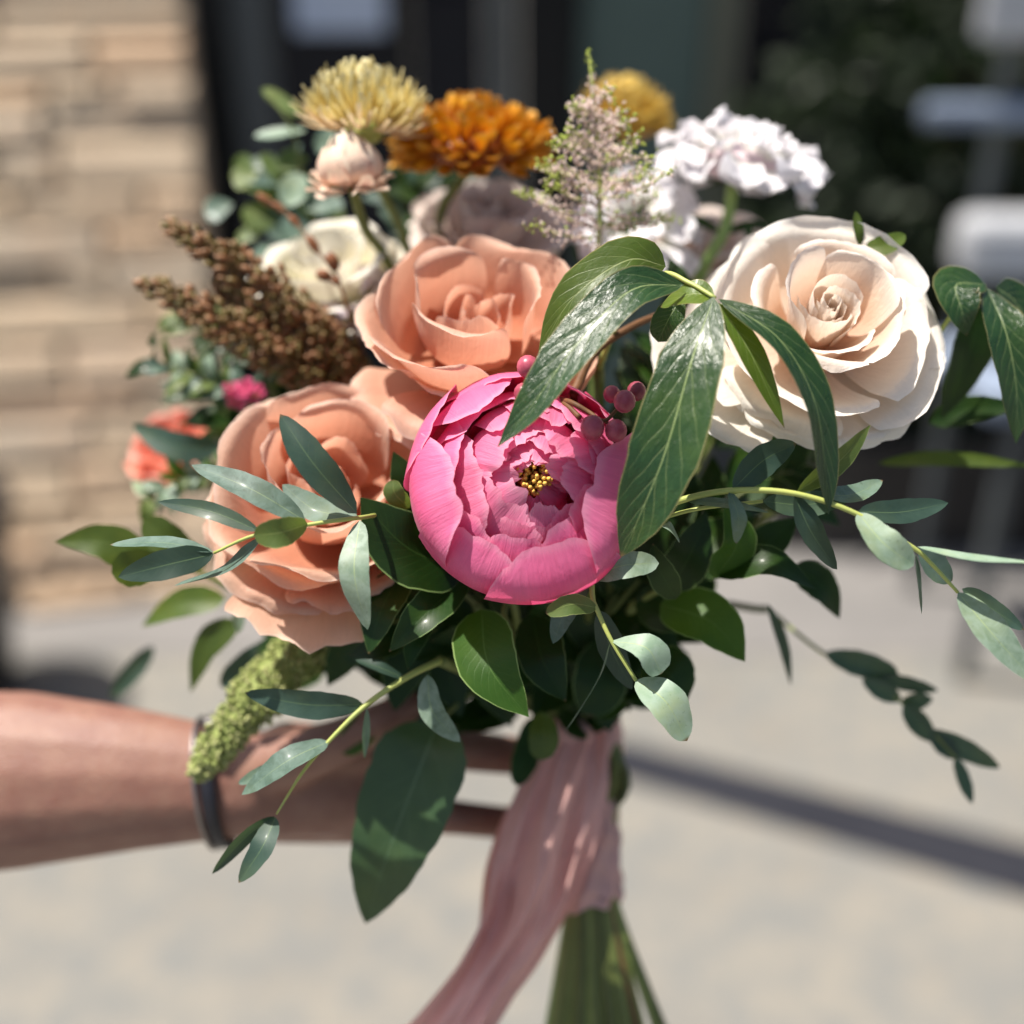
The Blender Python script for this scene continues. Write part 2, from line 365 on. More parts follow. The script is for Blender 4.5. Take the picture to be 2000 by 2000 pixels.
def skin_mat():
    S = NT('skin'); ob = S.obj(); n = S.noise(ob, 55, 4, 0.6); n2 = S.noise(ob, 600, 3, 0.6)
    c = S.mix(S.ramp(n, [(0.3, (0, 0, 0)), (0.7, (1, 1, 1))]), (0.28, 0.152, 0.108), (0.215, 0.102, 0.076))
    fk = S.noise(ob, 240, 2, 0.5); c = S.mix(S.math('MULTIPLY', S.ramp(fk, [(0.58, (0, 0, 0)), (0.68, (1, 1, 1))]), 0.35), c, (0.22, 0.09, 0.06))
    nb = S.bump(S.math('ADD', n2, n), 0.45, 0.0012)
    return S.done(S.principled(c, 0.48, 0.4, nb, **{"Subsurface Weight": 0.12, "Subsurface Radius": (0.008, 0.003, 0.0015), "Subsurface Scale": 0.6}))
M['skin'] = skin_mat()

def ground_mat():
    S = NT('concrete'); ps = S.pos()
    n1 = S.noise(ps, 3.2, 5, 0.6); n2 = S.noise(ps, 13, 5, 0.72); n3 = S.noise(ps, 170, 3, 0.7)
    c = S.ramp(n1, [(0.3, (0.178, 0.166, 0.144)), (0.5, (0.218, 0.202, 0.171)), (0.72, (0.246, 0.221, 0.178))])
    c = S.mix(S.math('MULTIPLY', S.ramp(n2, [(0.40, (0, 0, 0)), (0.60, (1, 1, 1))]), 0.9), c, (0.15, 0.155, 0.15))
    c = S.mix(S.math('MULTIPLY', S.ramp(n3, [(0.5, (0, 0, 0)), (0.7, (1, 1, 1))]), 0.3), c, (0.40, 0.38, 0.34))
    nb = S.bump(S.math('ADD', n2, n3), 0.5, 0.004)
    return S.done(S.principled(c, 0.85, 0.25, nb))
M['ground'] = ground_mat()
def slab_mat(name, c1, c2):
    S = NT(name); ps = S.pos(); n1 = S.noise(ps, 5, 5, 0.6); n3 = S.noise(ps, 120, 3, 0.7)
    c = S.mix(S.ramp(n1, [(0.35, (0, 0, 0)), (0.65, (1, 1, 1))]), c1, c2)
    c = S.mix(S.math('MULTIPLY', n3, 0.3), c, tuple(x * 1.4 for x in c1))
    return S.done(S.principled(c, 0.85, 0.25, S.bump(n3, 0.4, 0.003)))
M['path'] = slab_mat('grey_ground_shade', (0.15, 0.145, 0.14), (0.20, 0.19, 0.18))  # ground shade given as a greyer surface colour
M['shadow_band'] = slab_mat('shadow_paint', (0.014, 0.015, 0.021), (0.022, 0.023, 0.030))  # shadow tone given as a surface colour
def stone_mat():
    S = NT('ledge_stone'); r = S.rnd(); ps = S.pos(); n = S.noise(ps, 16, 5, 0.65); n2 = S.noise(ps, 70, 4, 0.7)
    c = S.ramp(r, [(0.0, (0.58, 0.40, 0.26)), (0.18, (0.60, 0.47, 0.32)), (0.36, (0.55, 0.46, 0.35)), (0.52, (0.64, 0.43, 0.27)), (0.68, (0.61, 0.48, 0.33)), (0.84, (0.53, 0.45, 0.35)), (1.0, (0.62, 0.45, 0.27))])
    c = S.mix(S.math('MULTIPLY', S.ramp(n, [(0.35, (0, 0, 0)), (0.7, (1, 1, 1))]), 0.6), c, (0.58, 0.39, 0.25))
    c = S.mix(S.math('MULTIPLY', n2, 0.25), c, (0.62, 0.52, 0.40))
    return S.done(S.principled(c, 0.85, 0.2, S.bump(S.math('ADD', n, n2), 0.6, 0.012)))
M['stone'] = stone_mat()
M['mortar'] = slab_mat('mortar', (0.42, 0.34, 0.25), (0.46, 0.37, 0.27))
M['black'] = plain('black_metal', (0.005, 0.006, 0.008), 0.35, 0.2, 0.2, 20, 0.02)
M['grey_frame'] = plain('grey_frame', (0.075, 0.085, 0.09), 0.45, 0.4, 0.2, 12, 0.02)
M['green_panel'] = plain('grey_green_panel', (0.085, 0.125, 0.11), 0.6, 0.3, 0.15, 6, 0.05)
M['beige_trim'] = plain('olive_beige_trim', (0.13, 0.135, 0.10), 0.6, 0.3, 0.15, 8, 0.05)
def glass_mat(name, col, rough=0.06):
    S = NT(name); ps = S.pos(); n = S.noise(ps, 1.6, 2)
    return S.done(S.principled(col, rough, 0.15, S.bump(n, 0.05, 0.02)))
M['glass'] = glass_mat('dark_glass', (0.006, 0.008, 0.014))
M['reflection_tone'] = plain('pale_reflection', (0.42, 0.50, 0.66), 0.7, 0.2, 0.2, 5, 0.02, c2=(0.52, 0.55, 0.60))
M['cushion'] = plain('pale_blue_cushion', (0.24, 0.29, 0.38), 0.8, 0.2, 0.2, 8, 0.1)
M['white_paint'] = plain('white_paint', (0.45, 0.46, 0.48), 0.5, 0.4, 0.1, 12, 0.05)
M['soil'] = plain('potting_soil', (0.03, 0.02, 0.015), 0.9, 0.1, 0.4, 60, 0.8, bdist=0.01)
M['pot'] = plain('dark_glazed_pot', (0.018, 0.016, 0.016), 0.4, 0.5, 0.3, 10, 0.1)
M['shrub'] = leaf_mat('shrub_leaf', (0.014, 0.026, 0.012), (0.022, 0.038, 0.016), (0.03, 0.05, 0.02), 0.55, 0.3, 8, 4, 0.1, 0.10, (0.05, 0.12, 0.01), None, 0.0, 0.1)

# ------------------------------------------------------------------ the setting (world metres)
def boxv(x0, x1, y0, y1, z0, z1, ch=0.0):
    V = np.array([(x, y, z) for z in (z0, z1) for y in (y0, y1) for x in (x0, x1)], float)
    f = [[0, 2, 3, 1], [4, 5, 7, 6], [0, 1, 5, 4], [2, 6, 7, 3], [0, 4, 6, 2], [1, 3, 7, 5]]
    return V, f
def bevel_box(name, b, mat, parent=None, bev=0.006, kind=None):
    V, f = boxv(*b)
    o = mk(name, V, f, mat, parent, cam_space=False, smooth=False, kind=kind)
    m = o.modifiers.new("edge", 'BEVEL'); m.width = bev; m.segments = 2
    return o
def plane_xy(name, x0, x1, y0, y1, z, mat, n=2):
    G = np.array([[(x, y, z) for x in np.linspace(x0, x1, n)] for y in np.linspace(y0, y1, n)])
    V = G.reshape(-1, 3); loc = np.array([V[:, 0].mean(), V[:, 1].mean(), z])
    o = mk(name, V, grid_faces(n, n), mat, None, cam_space=False, smooth=False); o["kind"] = "structure"; return o
plane_xy("ground", -40, 40, -20, 60, 0.0, M['ground'])
plane_xy("path", -12, 12, 2.16, 6.0, 0.004, M['path'])  # grey sheet: shade on the ground before the facade, put into its colour
# painted shadow: dark sheet laid on the concrete, running off towards the lower right
def ray_ground(px, py, z=0.0):
    d = Wd(np.array([(px - 1000) / F, -(py - 1000) / F, -1.0])); s = (CAM_H - z) / -d[2]
    return CAMPOS + d * s
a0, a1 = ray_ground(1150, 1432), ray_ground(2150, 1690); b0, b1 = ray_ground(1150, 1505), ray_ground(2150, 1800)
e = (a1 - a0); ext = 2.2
shadow_band = np.array([a0 - e * 0.05, a1 + e * ext, b1 + (b1 - b0) * ext, b0 - (b1 - b0) * 0.05]); shadow_band[:, 2] = 0.004
o = mk("painted_shadow", shadow_band, [[0, 3, 2, 1]], M['shadow_band'], None, cam_space=False, smooth=False); o["kind"] = "structure"

# ledge-stone wall at the left: every stone its own piece
wall_dir = unit((-0.985, -0.170, 0)); wall_out = np.array([-wall_dir[1], wall_dir[0], 0]); wall_out = -wall_out if wall_out[1] > 0 else wall_out
C0 = np.array([-0.640, 2.42, 0.0])
BATTER = math.tan(math.radians(20))      # the wall leans back as it rises
def wallp(a, b, z): return C0 + wall_dir * a + wall_out * (b - BATTER * z) + np.array([0, 0, z])
wall = bpy.data.objects.new("stone_wall", None); COL.objects.link(wall); wall.location = C0 + wall_dir * 1.1
tag(wall, "sunlit tan and pinkish ledge stone wall beside the black door frame", "wall")
core = np.array([wallp(a, b, z) for z in (0, 1.85) for b in (-0.16, -0.012) for a in (0.0, 2.9)])
mk("mortar_bed", core, boxv(0, 1, 0, 1, 0, 1)[1], M['mortar'], wall, cam_space=False, smooth=False)
z = 0.0; rs = random.Random(3)
while z < 1.80:
    h = rs.uniform(0.045, 0.105); a = rs.uniform(-0.05, 0.0); a = 0.0
    while a < 2.75:
        L = rs.uniform(0.12, 0.42); a2 = min(a + L, 2.88); g = rs.uniform(0.003, 0.008); pr = rs.uniform(0.014, 0.034); c = rs.uniform(0.008, 0.018)
        j = lambda s=0.006: rs.uniform(-s, s)
        V = []
        for b, ins in ((-0.02, 0), (pr - c, 0), (pr, c)):
            for (aa, zz) in ((a + g + ins, z + g + ins), (a2 - g - ins, z + g + ins), (a2 - g - ins, z + h - g - ins), (a + g + ins, z + h - g - ins)):
                V.append(wallp(aa + j(0.004), b + (j() if ins else 0), zz + j(0.003)))
        f = [[0, 1, 5, 4], [1, 2, 6, 5], [2, 3, 7, 6], [3, 0, 4, 7], [4, 5, 9, 8], [5, 6, 10, 9], [6, 7, 11, 10], [7, 4, 8, 11], [8, 9, 10, 11]]
        mk("stone", np.array(V), f, M['stone'], wall, cam_space=False, smooth=False)
        a = a2
    z += h

# glazed shop front: black door with a grey leaf, then a grey-green panel
def thing(name, loc, label, cat, group=None):
    o = bpy.data.objects.new(name, None); COL.objects.link(o); o.location = loc; return tag(o, label, cat, group)
YF = 3.0
door = thing("glazed_door", (-0.3, YF, 0), "dark glazed double door in a black metal frame beside the stone wall", "door")
bevel_box("door_frame", (-0.735, -0.655, YF - 0.10, YF + 0.06, 0.0, 2.2), M['black'], door)
bevel_box("door_stile", (-0.652, -0.555, YF - 0.04, YF + 0.02, 0.02, 2.15), M['grey_frame'], door)
bevel_box("pane", (-0.553, -0.262, YF - 0.005, YF + 0.01, 0.12, 2.1), M['glass'], door, 0.002)
bevel_box("door_stile", (-0.260, -0.235, YF - 0.04, YF + 0.02, 0.02, 2.15), M['black'], door)
bevel_box("pane", (-0.233, -0.062, YF - 0.005, YF + 0.01, 0.12, 2.1), M['glass'], door, 0.002)
bevel_box("door_stile", (-0.060, 0.012, YF - 0.04, YF + 0.02, 0.02, 2.15), M['grey_frame'], door)
bevel_box("door_frame", (0.015, 0.150, YF - 0.10, YF + 0.06, 0.0, 2.2), M['black'], door)
bevel_box("kick_rail", (-0.55, -0.262, YF - 0.035, YF + 0.02, 0.02, 0.118), M['grey_frame'], door)
bevel_box("kick_rail", (-0.233, -0.062, YF - 0.035, YF + 0.02, 0.02, 0.118), M['grey_frame'], door)
tag(bevel_box("glass_reflection", (-0.50, -0.29, YF - 0.022, YF - 0.008, 1.17, 1.50), M['reflection_tone'], None, 0.002), "pale blue painted reflection on the dark glass of the door", "glass_reflection")  # thin panel added for a reflection in the glass, painted pale blue
bevel_box("wall_panel", (0.155, 0.442, YF - 0.06, YF + 0.10, 0.0, 2.4), M['green_panel'], None)
bpy.data.objects["wall_panel"]["kind"] = "structure"
bevel_box("wall_trim", (0.445, 0.515, YF - 0.08, YF + 0.10, 0.0, 2.4), M['beige_trim'], None)
bpy.data.objects["wall_trim"]["kind"] = "structure"
win = thing("shop_window", (1.3, YF, 0), "wide dark shop window with a low black sill behind the shrub", "window")
bevel_box("pane", (0.53, 3.2, YF - 0.005, YF + 0.01, 0.32, 2.4), M['glass'], win, 0.002)
bevel_box("window_sill", (0.52, 3.3, YF - 0.09, YF + 0.05, 0.26, 0.315), M['black'], win)
bevel_box("plinth", (0.52, 3.3, YF - 0.06, YF + 0.05, 0.0, 0.258), M['grey_frame'], win)

# dark shrub in a trough in front of the window
def shrub(cx, cy, rx, ry, z0, z1, n, seed, label):
    r = random.Random(seed)
    t = thing("shrub", (cx, cy, 0), label, "shrub")
    bevel_box("trough", (cx - rx * 0.8, cx + rx * 0.8, cy - 0.12, cy + 0.12, 0.006, 0.30), M['pot'], t, 0.012)
    for k in range(4):
        x = cx + r.uniform(-0.6, 0.6) * rx
        pts = [(x, cy, 0.28), (x + r.uniform(-.05, .05), cy + r.uniform(-.03, .03), z0 + 0.2), (x + r.uniform(-.1, .1), cy + r.uniform(-.05, .05), z1 - 0.15)]
        V, f, uv = tube_geo(spline(pts, 8), np.linspace(0.012, 0.004, 8), 6); mk("stem", V, f, M['stem_b'], t, uv, cam_space=False)
    base = np.array([(0, 0, 0), (0.35, 0.5, 0.06), (0, 1, -0.05), (-0.35, 0.5, 0.06), (0, 0.5, -0.03)])
    fc = [[0, 1, 4], [1, 2, 4], [2, 3, 4], [3, 0, 4]]; parts = []; uvs = []
    for k in range(n):
        while True:
            a, b, c = r.uniform(-1, 1), r.uniform(-1, 1), r.uniform(-1, 1)
            if a * a + b * b + c * c < 1 and (a * a + b * b + c * c > 0.15): break
        lump = 1 + 0.25 * math.sin(5 * a + 3 * c) * math.cos(4 * c)
        p = np.array([cx + a * rx * lump, cy + b * ry, (z0 + z1) / 2 + c * (z1 - z0) / 2 * lump])
        X, Y, Z = frame((r.gauss(0, 1), r.gauss(0, 1) - 0.4, r.gauss(0, 1) + 0.8), (r.gauss(0, 1), 0.3, r.gauss(0, 1)))
        L = r.uniform(0.035, 0.07); v = base * L
        parts.append((p + v[:, :1] * X + v[:, 1:2] * Y + v[:, 2:] * Z, fc)); uvs += [(0.5, 0), (1, .5), (.5, 1), (0, .5), (.5, .5)]
    V, f = merge(parts); mk("foliage", V, f, M['shrub'], t, np.array(uvs), cam_space=False, smooth=False, kind="stuff")
shrub(0.98, 2.72, 0.42, 0.20, 0.30, 1.55, 2600, 5, "dark green leafy shrub in a black trough before the shop window")

# pale garden chair at the right edge
ch = thing("garden_chair", (1.1, 2.35, 0), "pale blue and white high backed garden chair beside the dark shrub", "chair")
bevel_box("backrest_slat", (0.86, 1.40, 2.38, 2.41, 1.22, 1.34), M['white_paint'], ch, 0.015)
bevel_box("backrest_slat", (0.78, 1.40, 2.37, 2.40, 1.07, 1.115), M['cushion'], ch, 0.015)
bevel_box("seat", (0.88, 1.40, 2.06, 2.40, 0.60, 0.64), M['cushion'], ch)
bevel_box("cushion", (0.86, 1.38, 2.26, 2.36, 0.80, 0.92), M['white_paint'], ch, 0.03)
for x in (0.93, 1.33):
    bevel_box("leg", (x, x + 0.03, 2.06, 2.09, 0.006, 0.598), M['grey_frame'], ch)
    bevel_box("leg", (x, x + 0.03, 2.411, 2.44, 0.006, 1.33), M['grey_frame'], ch)
# dark pot at the foot of the stone wall
pot = thing("plant_pot", (-1.13, 2.00, 0), "dark glazed plant pot standing at the foot of the stone wall", "plant pot")
prof = [(0.10, 0.006), (0.115, 0.05), (0.15, 0.28), (0.165, 0.40), (0.18, 0.41), (0.18, 0.45), (0.16, 0.45), (0.15, 0.41)]
n = 28; aa = np.linspace(0, 2 * np.pi, n, endpoint=False)
V = np.concatenate([np.stack([-1.13 + r_ * np.cos(aa), 2.00 + r_ * np.sin(aa), 0 * aa + z_], -1) for r_, z_ in prof])
mk("pot_body", V, grid_faces(len(prof), n, True), M['pot'], pot, cam_space=False)
V = np.concatenate([np.stack([-1.13 + 0.152 * np.cos(aa), 2.00 + 0.152 * np.sin(aa), 0 * aa + 0.42], -1), [(-1.13, 2.00, 0.435)]])
mk("soil", V, [[j, (j + 1) % n, n] for j in range(n)], M['soil'], pot, cam_space=False)

# ------------------------------------------------------------------ leaves and sprigs (photo pixels + distance)
SHAPE = {'euc': (0.62, 0.72), 'lance': (0.75, 1.0), 'ruscus': (0.60, 1.00), 'oval': (0.6, 0.55), 'round': (0.95, 0.42), 'salal': (0.52, 0.82), 'acute': (0.6, 0.9)}
LEAFN = [0]
def leaf(parent, ctrl, wpx, mat='euc', shape='euc', nrm=(0, 0.35, 0.94), fold=0.16, arch=0.0, bend=0.0, wave=0.05, roll=0.0, nL=19, nW=9, name="leaf", petiole=None):
    """ctrl: (px, py, d) from base to tip"""
    LEAFN[0] += 1; sd = LEAFN[0]
    c = [PP(q) for q in ctrl]
    L = np.linalg.norm(c[-1] - c[0]); T0 = unit(c[-1] - c[0]); N0 = unit(np.array(nrm, float)); S0 = unit(np.cross(T0, N0))
    if len(c) == 2:
        mid = (c[0] + c[1]) / 2 + N0 * arch * L + S0 * bend * L; c = [c[0], mid, c[1]]
    C = spline(c, nL); t = np.linspace(0, 1, nL)
    T = np.gradient(C, axis=0); T /= np.linalg.norm(T, axis=1)[:, None]
    a, b = SHAPE[shape]; wd = t ** a * (1 - t) ** b; wd /= wd.max(); wd = np.maximum(wd * (1 + 0.035 * wob(t * 17, sd)), 0.012)
    d = np.mean([q[2] for q in ctrl]); hw = px2m(wpx, d) / 2
    s = np.linspace(-1, 1, nW)
    N1 = N0
    if roll:
        N1 = N0 * math.cos(roll) + S0 * math.sin(roll)
    S = np.cross(T, N1); S /= np.linalg.norm(S, axis=1)[:, None]; N = np.cross(S, T)
    G = np.empty((nL, nW, 3))
    for j, sj in enumerate(s):
        up = fold * abs(sj) ** 1.3 * wd * hw + wave * hw * np.sin(t * 9 + sd + 2.0 * np.sign(sj)) * abs(sj) ** 2 * wd + 0.10 * hw * np.sin(sd * 1.7 + t * 3.1) * abs(sj) * np.sign(sj) * wd
        G[:, j] = C + S * (wd * hw * sj * (1 - 0.25 * fold))[:, None] * (1 + 0.02 * math.sin(sd + j)) + N * up[:, None]
    o = sheet(name, G, M[mat] if isinstance(mat, str) else mat, parent)
    return o
def stem(parent, ctrl, r0, r1, mat='stem_y', n=None, name="stem"):
    pts = spline([PP(q) for q in ctrl], n or max(6, 5 * len(ctrl)))
    return tube(name, pts, np.linspace(r0, r1, len(pts)), M[mat], parent, 7)

BIND = (1150, 1600, 0.615)
stem_count = [0]
def bouquet_stem(parent, start, mat='stem_g', r=0.0024, mids=(), name="stem", low=True):
    """a stem from the flower base through the ribbon-bound handle and out below it"""
    k = stem_count[0]; stem_count[0] += 1
    a = k * 2.39996; rr = 0.0125 * math.sqrt(((k * 0.618) % 1.0)); rj = random.Random(k); r = r * rj.uniform(0.8, 1.35)
    b = PP(BIND); ox, oz = rr * math.cos(a), rr * math.sin(a)
    up_ = b + np.array([ox, px2m(170, .615), oz]); mid = b + np.array([ox, 0, oz]); lo = b + np.array([ox * 1.05, -px2m(150, .615), oz])
    end = b + np.array([ox * rj.uniform(2.6, 3.8) + 0.004, -px2m(520 + 60 * ((k * 7) % 5) / 5, .615), oz * 1.6])
    pts = [PP(start)] + [PP(m) for m in mids] + [up_, mid, lo] + ([end] if low else [])
    pp = spline(pts, 30)
    return tube(name, pp, np.full(len(pp), r) * np.linspace(1.0, 1.05, len(pp)), M[mat], parent, 7)

# ------------------------------------------------------------------ flowers
def petal_grid(prof, th, hw, nS=25, nT=18, spiral=0.0, ruf=0.0, rk=2.0, rnd=0.16, edge=0.0, tip=0.0, jag=0.012, seed=0, basew=0.75, lift=0.0, keepw=0.0, crk=0.007):
    """one petal in the flower's own axes (unit radius): prof = (r, z) from the base to the rim, th = direction, hw = half angle"""
    pr = spline(np.array(prof, float), 40); tt = np.linspace(0, 1, 40)
    s = np.linspace(-1, 1, nS)[None, :]; t = np.linspace(0, 1, nT)[:, None] ** 0.9
    T = t * (1 - rnd * np.abs(s) ** 2.6) + jag * wob(s * 7, seed) * t ** 6
    T = np.clip(T, 0, 1.06)
    r = np.interp(T, tt, pr[:, 0]) + np.clip(T - 1, 0, 1) * (pr[-1, 0] - pr[-2, 0]) * 39
    z = np.interp(T, tt, pr[:, 1]) + np.clip(T - 1, 0, 1) * (pr[-1, 1] - pr[-2, 1]) * 39
    g = basew + (1 - basew) * np.sin(np.clip(t / 0.7, 0, 1) * np.pi / 2) - 0.10 * t ** 7
    if keepw: g = g * np.minimum((np.maximum.accumulate(r, axis=0) / np.maximum(r, 0.05)) ** keepw, 3.0)
    ang = th + np.clip(hw * g * s, -2.0, 2.0)
    r = r * (1 - spiral * s * t ** 0.5) + edge * np.abs(s) ** 3 * t ** 1.5
    n1 = wob(s * rk * 1.5 + 0 * t + t * 1.2, seed + 1); n2 = wob(s * rk * 1.8 + t * 0.7, seed + 2)
    r = r + ruf * n1 * t ** 2.2
    z = z + ruf * 0.8 * n2 * t ** 2.2 + tip * np.exp(-(s / 0.22) ** 2) * t ** 6 + lift * t
    fine = wob(s * 15 + 3 * t, seed + 5) * t ** 7
    r = r + crk * fine; z = z + crk * 0.8 * wob(s * 13 - 2 * t, seed + 6) * t ** 7
    r = np.maximum(r, 0.004)
    return np.stack([r * np.cos(ang), r * np.sin(ang), z], -1)
def place(G, C, fr, R):
    X, Y, Z = fr
    return C + R * (G[..., :1] * X + G[..., 1:2] * Y + G[..., 2:] * Z)

CREAM = [
    (2, 175, [(0.01, 0), (0.05, 0.4), (0.065, 0.62), (0.045, 0.82)], dict(spiral=0.5, ruf=0.003, rnd=0.08)),
    (3, 118, [(0.02, 0), (0.10, 0.38), (0.125, 0.62), (0.12, 0.85)], dict(spiral=0.38, ruf=0.008, rnd=0.10, rk=0.8)),
    (3, 98, [(0.03, 0), (0.19, 0.36), (0.235, 0.6), (0.25, 0.87)], dict(spiral=0.30, ruf=0.016, rnd=0.14, rk=0.7)),
    (3, 66, [(0.04, 0), (0.29, 0.32), (0.37, 0.58), (0.42, 0.84), (0.47, 0.90)], dict(spiral=0.10, ruf=0.030, rnd=0.28, edge=0.05, rk=0.7)),
    (4, 50, [(0.05, 0), (0.42, 0.24), (0.56, 0.48), (0.64, 0.71), (0.72, 0.78), (0.79, 0.75)], dict(spiral=0.03, ruf=0.040, rnd=0.34, edge=0.08, jag=0.016, rk=0.7)),
    (4, 52, [(0.06, 0), (0.50, 0.16), (0.74, 0.34), (0.87, 0.50), (0.96, 0.53), (1.03, 0.45)], dict(spiral=0.0, ruf=0.050, rnd=0.32, edge=0.08, jag=0.02, rk=0.8)),
    (5, 44, [(0.06, 0), (0.50, 0.06), (0.82, 0.18), (1.00, 0.29), (1.10, 0.30), (1.17, 0.20)], dict(ruf=0.055, rnd=0.30, edge=0.05, jag=0.02, rk=0.9)),
]
APRICOT = [
    (3, 66, [(0.03, 0), (0.12, 0.28), (0.16, 0.44), (0.13, 0.58)], dict(spiral=0.3, ruf=0.05, rk=0.9)),
    (3, 58, [(0.05, 0), (0.27, 0.24), (0.33, 0.46), (0.30, 0.70)], dict(spiral=0.2, ruf=0.06, rk=0.7, rnd=0.2)),
    (3, 60, [(0.06, 0), (0.45, 0.18), (0.55, 0.44), (0.56, 0.76), (0.62, 0.82)], dict(spiral=0.06, ruf=0.075, rk=0.7, rnd=0.28, edge=0.03)),
    (4, 50, [(0.07, 0), (0.58, 0.12), (0.75, 0.38), (0.87, 0.66), (0.97, 0.71)], dict(spiral=0.02, ruf=0.085, rk=0.8, rnd=0.32, edge=0.07, jag=0.02)),
    (5, 46, [(0.08, 0), (0.60, 0.05), (0.86, 0.20), (1.04, 0.37), (1.15, 0.36)], dict(ruf=0.085, rk=0.9, rnd=0.30, edge=0.05, jag=0.025)),
]
def rose(name, label, cat, at, axis, Rpx, layers, mats, seed, rot0=0.0, zc=0.6, extra=(), group=None, calyx=True, stem_mids=(), stem_mat='stem_g', open_=1.0):
    rr = random.Random(seed); d = at[2]; R = px2m(Rpx, d); fr = frame(axis); C = PP(at) - fr[2] * R * zc
    o = empty(name, C, label, cat, group)
    for li, (n, hw, prof, kw) in enumerate(layers):
        ph = rr.uniform(0, 360) if li else rot0
        for k in range(n):
            th = math.radians(ph + 360.0 * k / n + rr.uniform(-14, 14)); sc = rr.uniform(0.90, 1.10); sz = rr.uniform(0.90, 1.08)
            p = [(max(0.004, r * (sc if j else 1) * (open_ if li > 2 else 1)), z_ * sz) for j, (r, z_) in enumerate(prof)]
            if li > 2 and rr.random() < 0.6:      # some petals keep an upright thin rim, others roll back
                (r1_, z1_), (r2_, z2_) = p[-2], p[-1]; p[-1] = (r1_ + (r2_ - r1_) * 0.45, z1_ + abs(z2_ - z1_) * 0.55 + 0.02)
            kk = dict(kw); kk['spiral'] = kk.get('spiral', 0.0)
            G = petal_grid(p, th, math.radians(hw * rr.uniform(0.86, 1.10)), seed=seed * 1000 + li * 50 + k, **kk)
            m = mats[0] if li < len(layers) - 2 else mats[-1]
            if li > 2:
                lean = rr.uniform(-0.10, 0.12); rad_ = np.array([math.cos(th), math.sin(th), 0.0])
                G = G + rad_ * (lean * G[..., 2:] ** 1.2 * 0.9) + np.array([0, 0, 1.0]) * (-lean * 0.5 * np.linspace(0, 1, G.shape[0])[:, None, None])
            sheet("petal", place(G, C, fr, R), M[m], o)
    for j, (th, hw, prof, kw) in enumerate(extra):
        G = petal_grid(prof, math.radians(th), math.radians(hw), seed=seed * 1000 + 900 + j, **kw)
        sheet("petal", place(G, C, fr, R), M[mats[-1]], o)
    if calyx:
        for k in range(5):
            G = petal_grid([(0.02, -0.06), (0.22, -0.05), (0.42, 0.0), (0.58, -0.06)], math.radians(72 * k + 20), 0.30, nS=5, nT=8, rnd=0.7, seed=k)
            sheet("sepal", place(G, C, fr, R), M['ruscus_b'], o)
        V, f = blob_geo(10, 6); V = V * np.array([0.13, 0.13, 0.12]) + np.array([0, 0, -0.06])
        mk("hip", place(V, C, fr, R), f, M['stem_g'], o)
    base = C - fr[2] * R * 0.12; dd = -base[2]
    st = (1000 + base[0] * F / dd, 1000 - base[1] * F / dd, dd)
    s2 = base - fr[2] * R * 0.5; d2 = -s2[2]
    bouquet_stem(o, st, stem_mat, 0.0026, [(1000 + s2[0] * F / d2, 1000 - s2[1] * F / d2, d2)] + list(stem_mids))
    return o

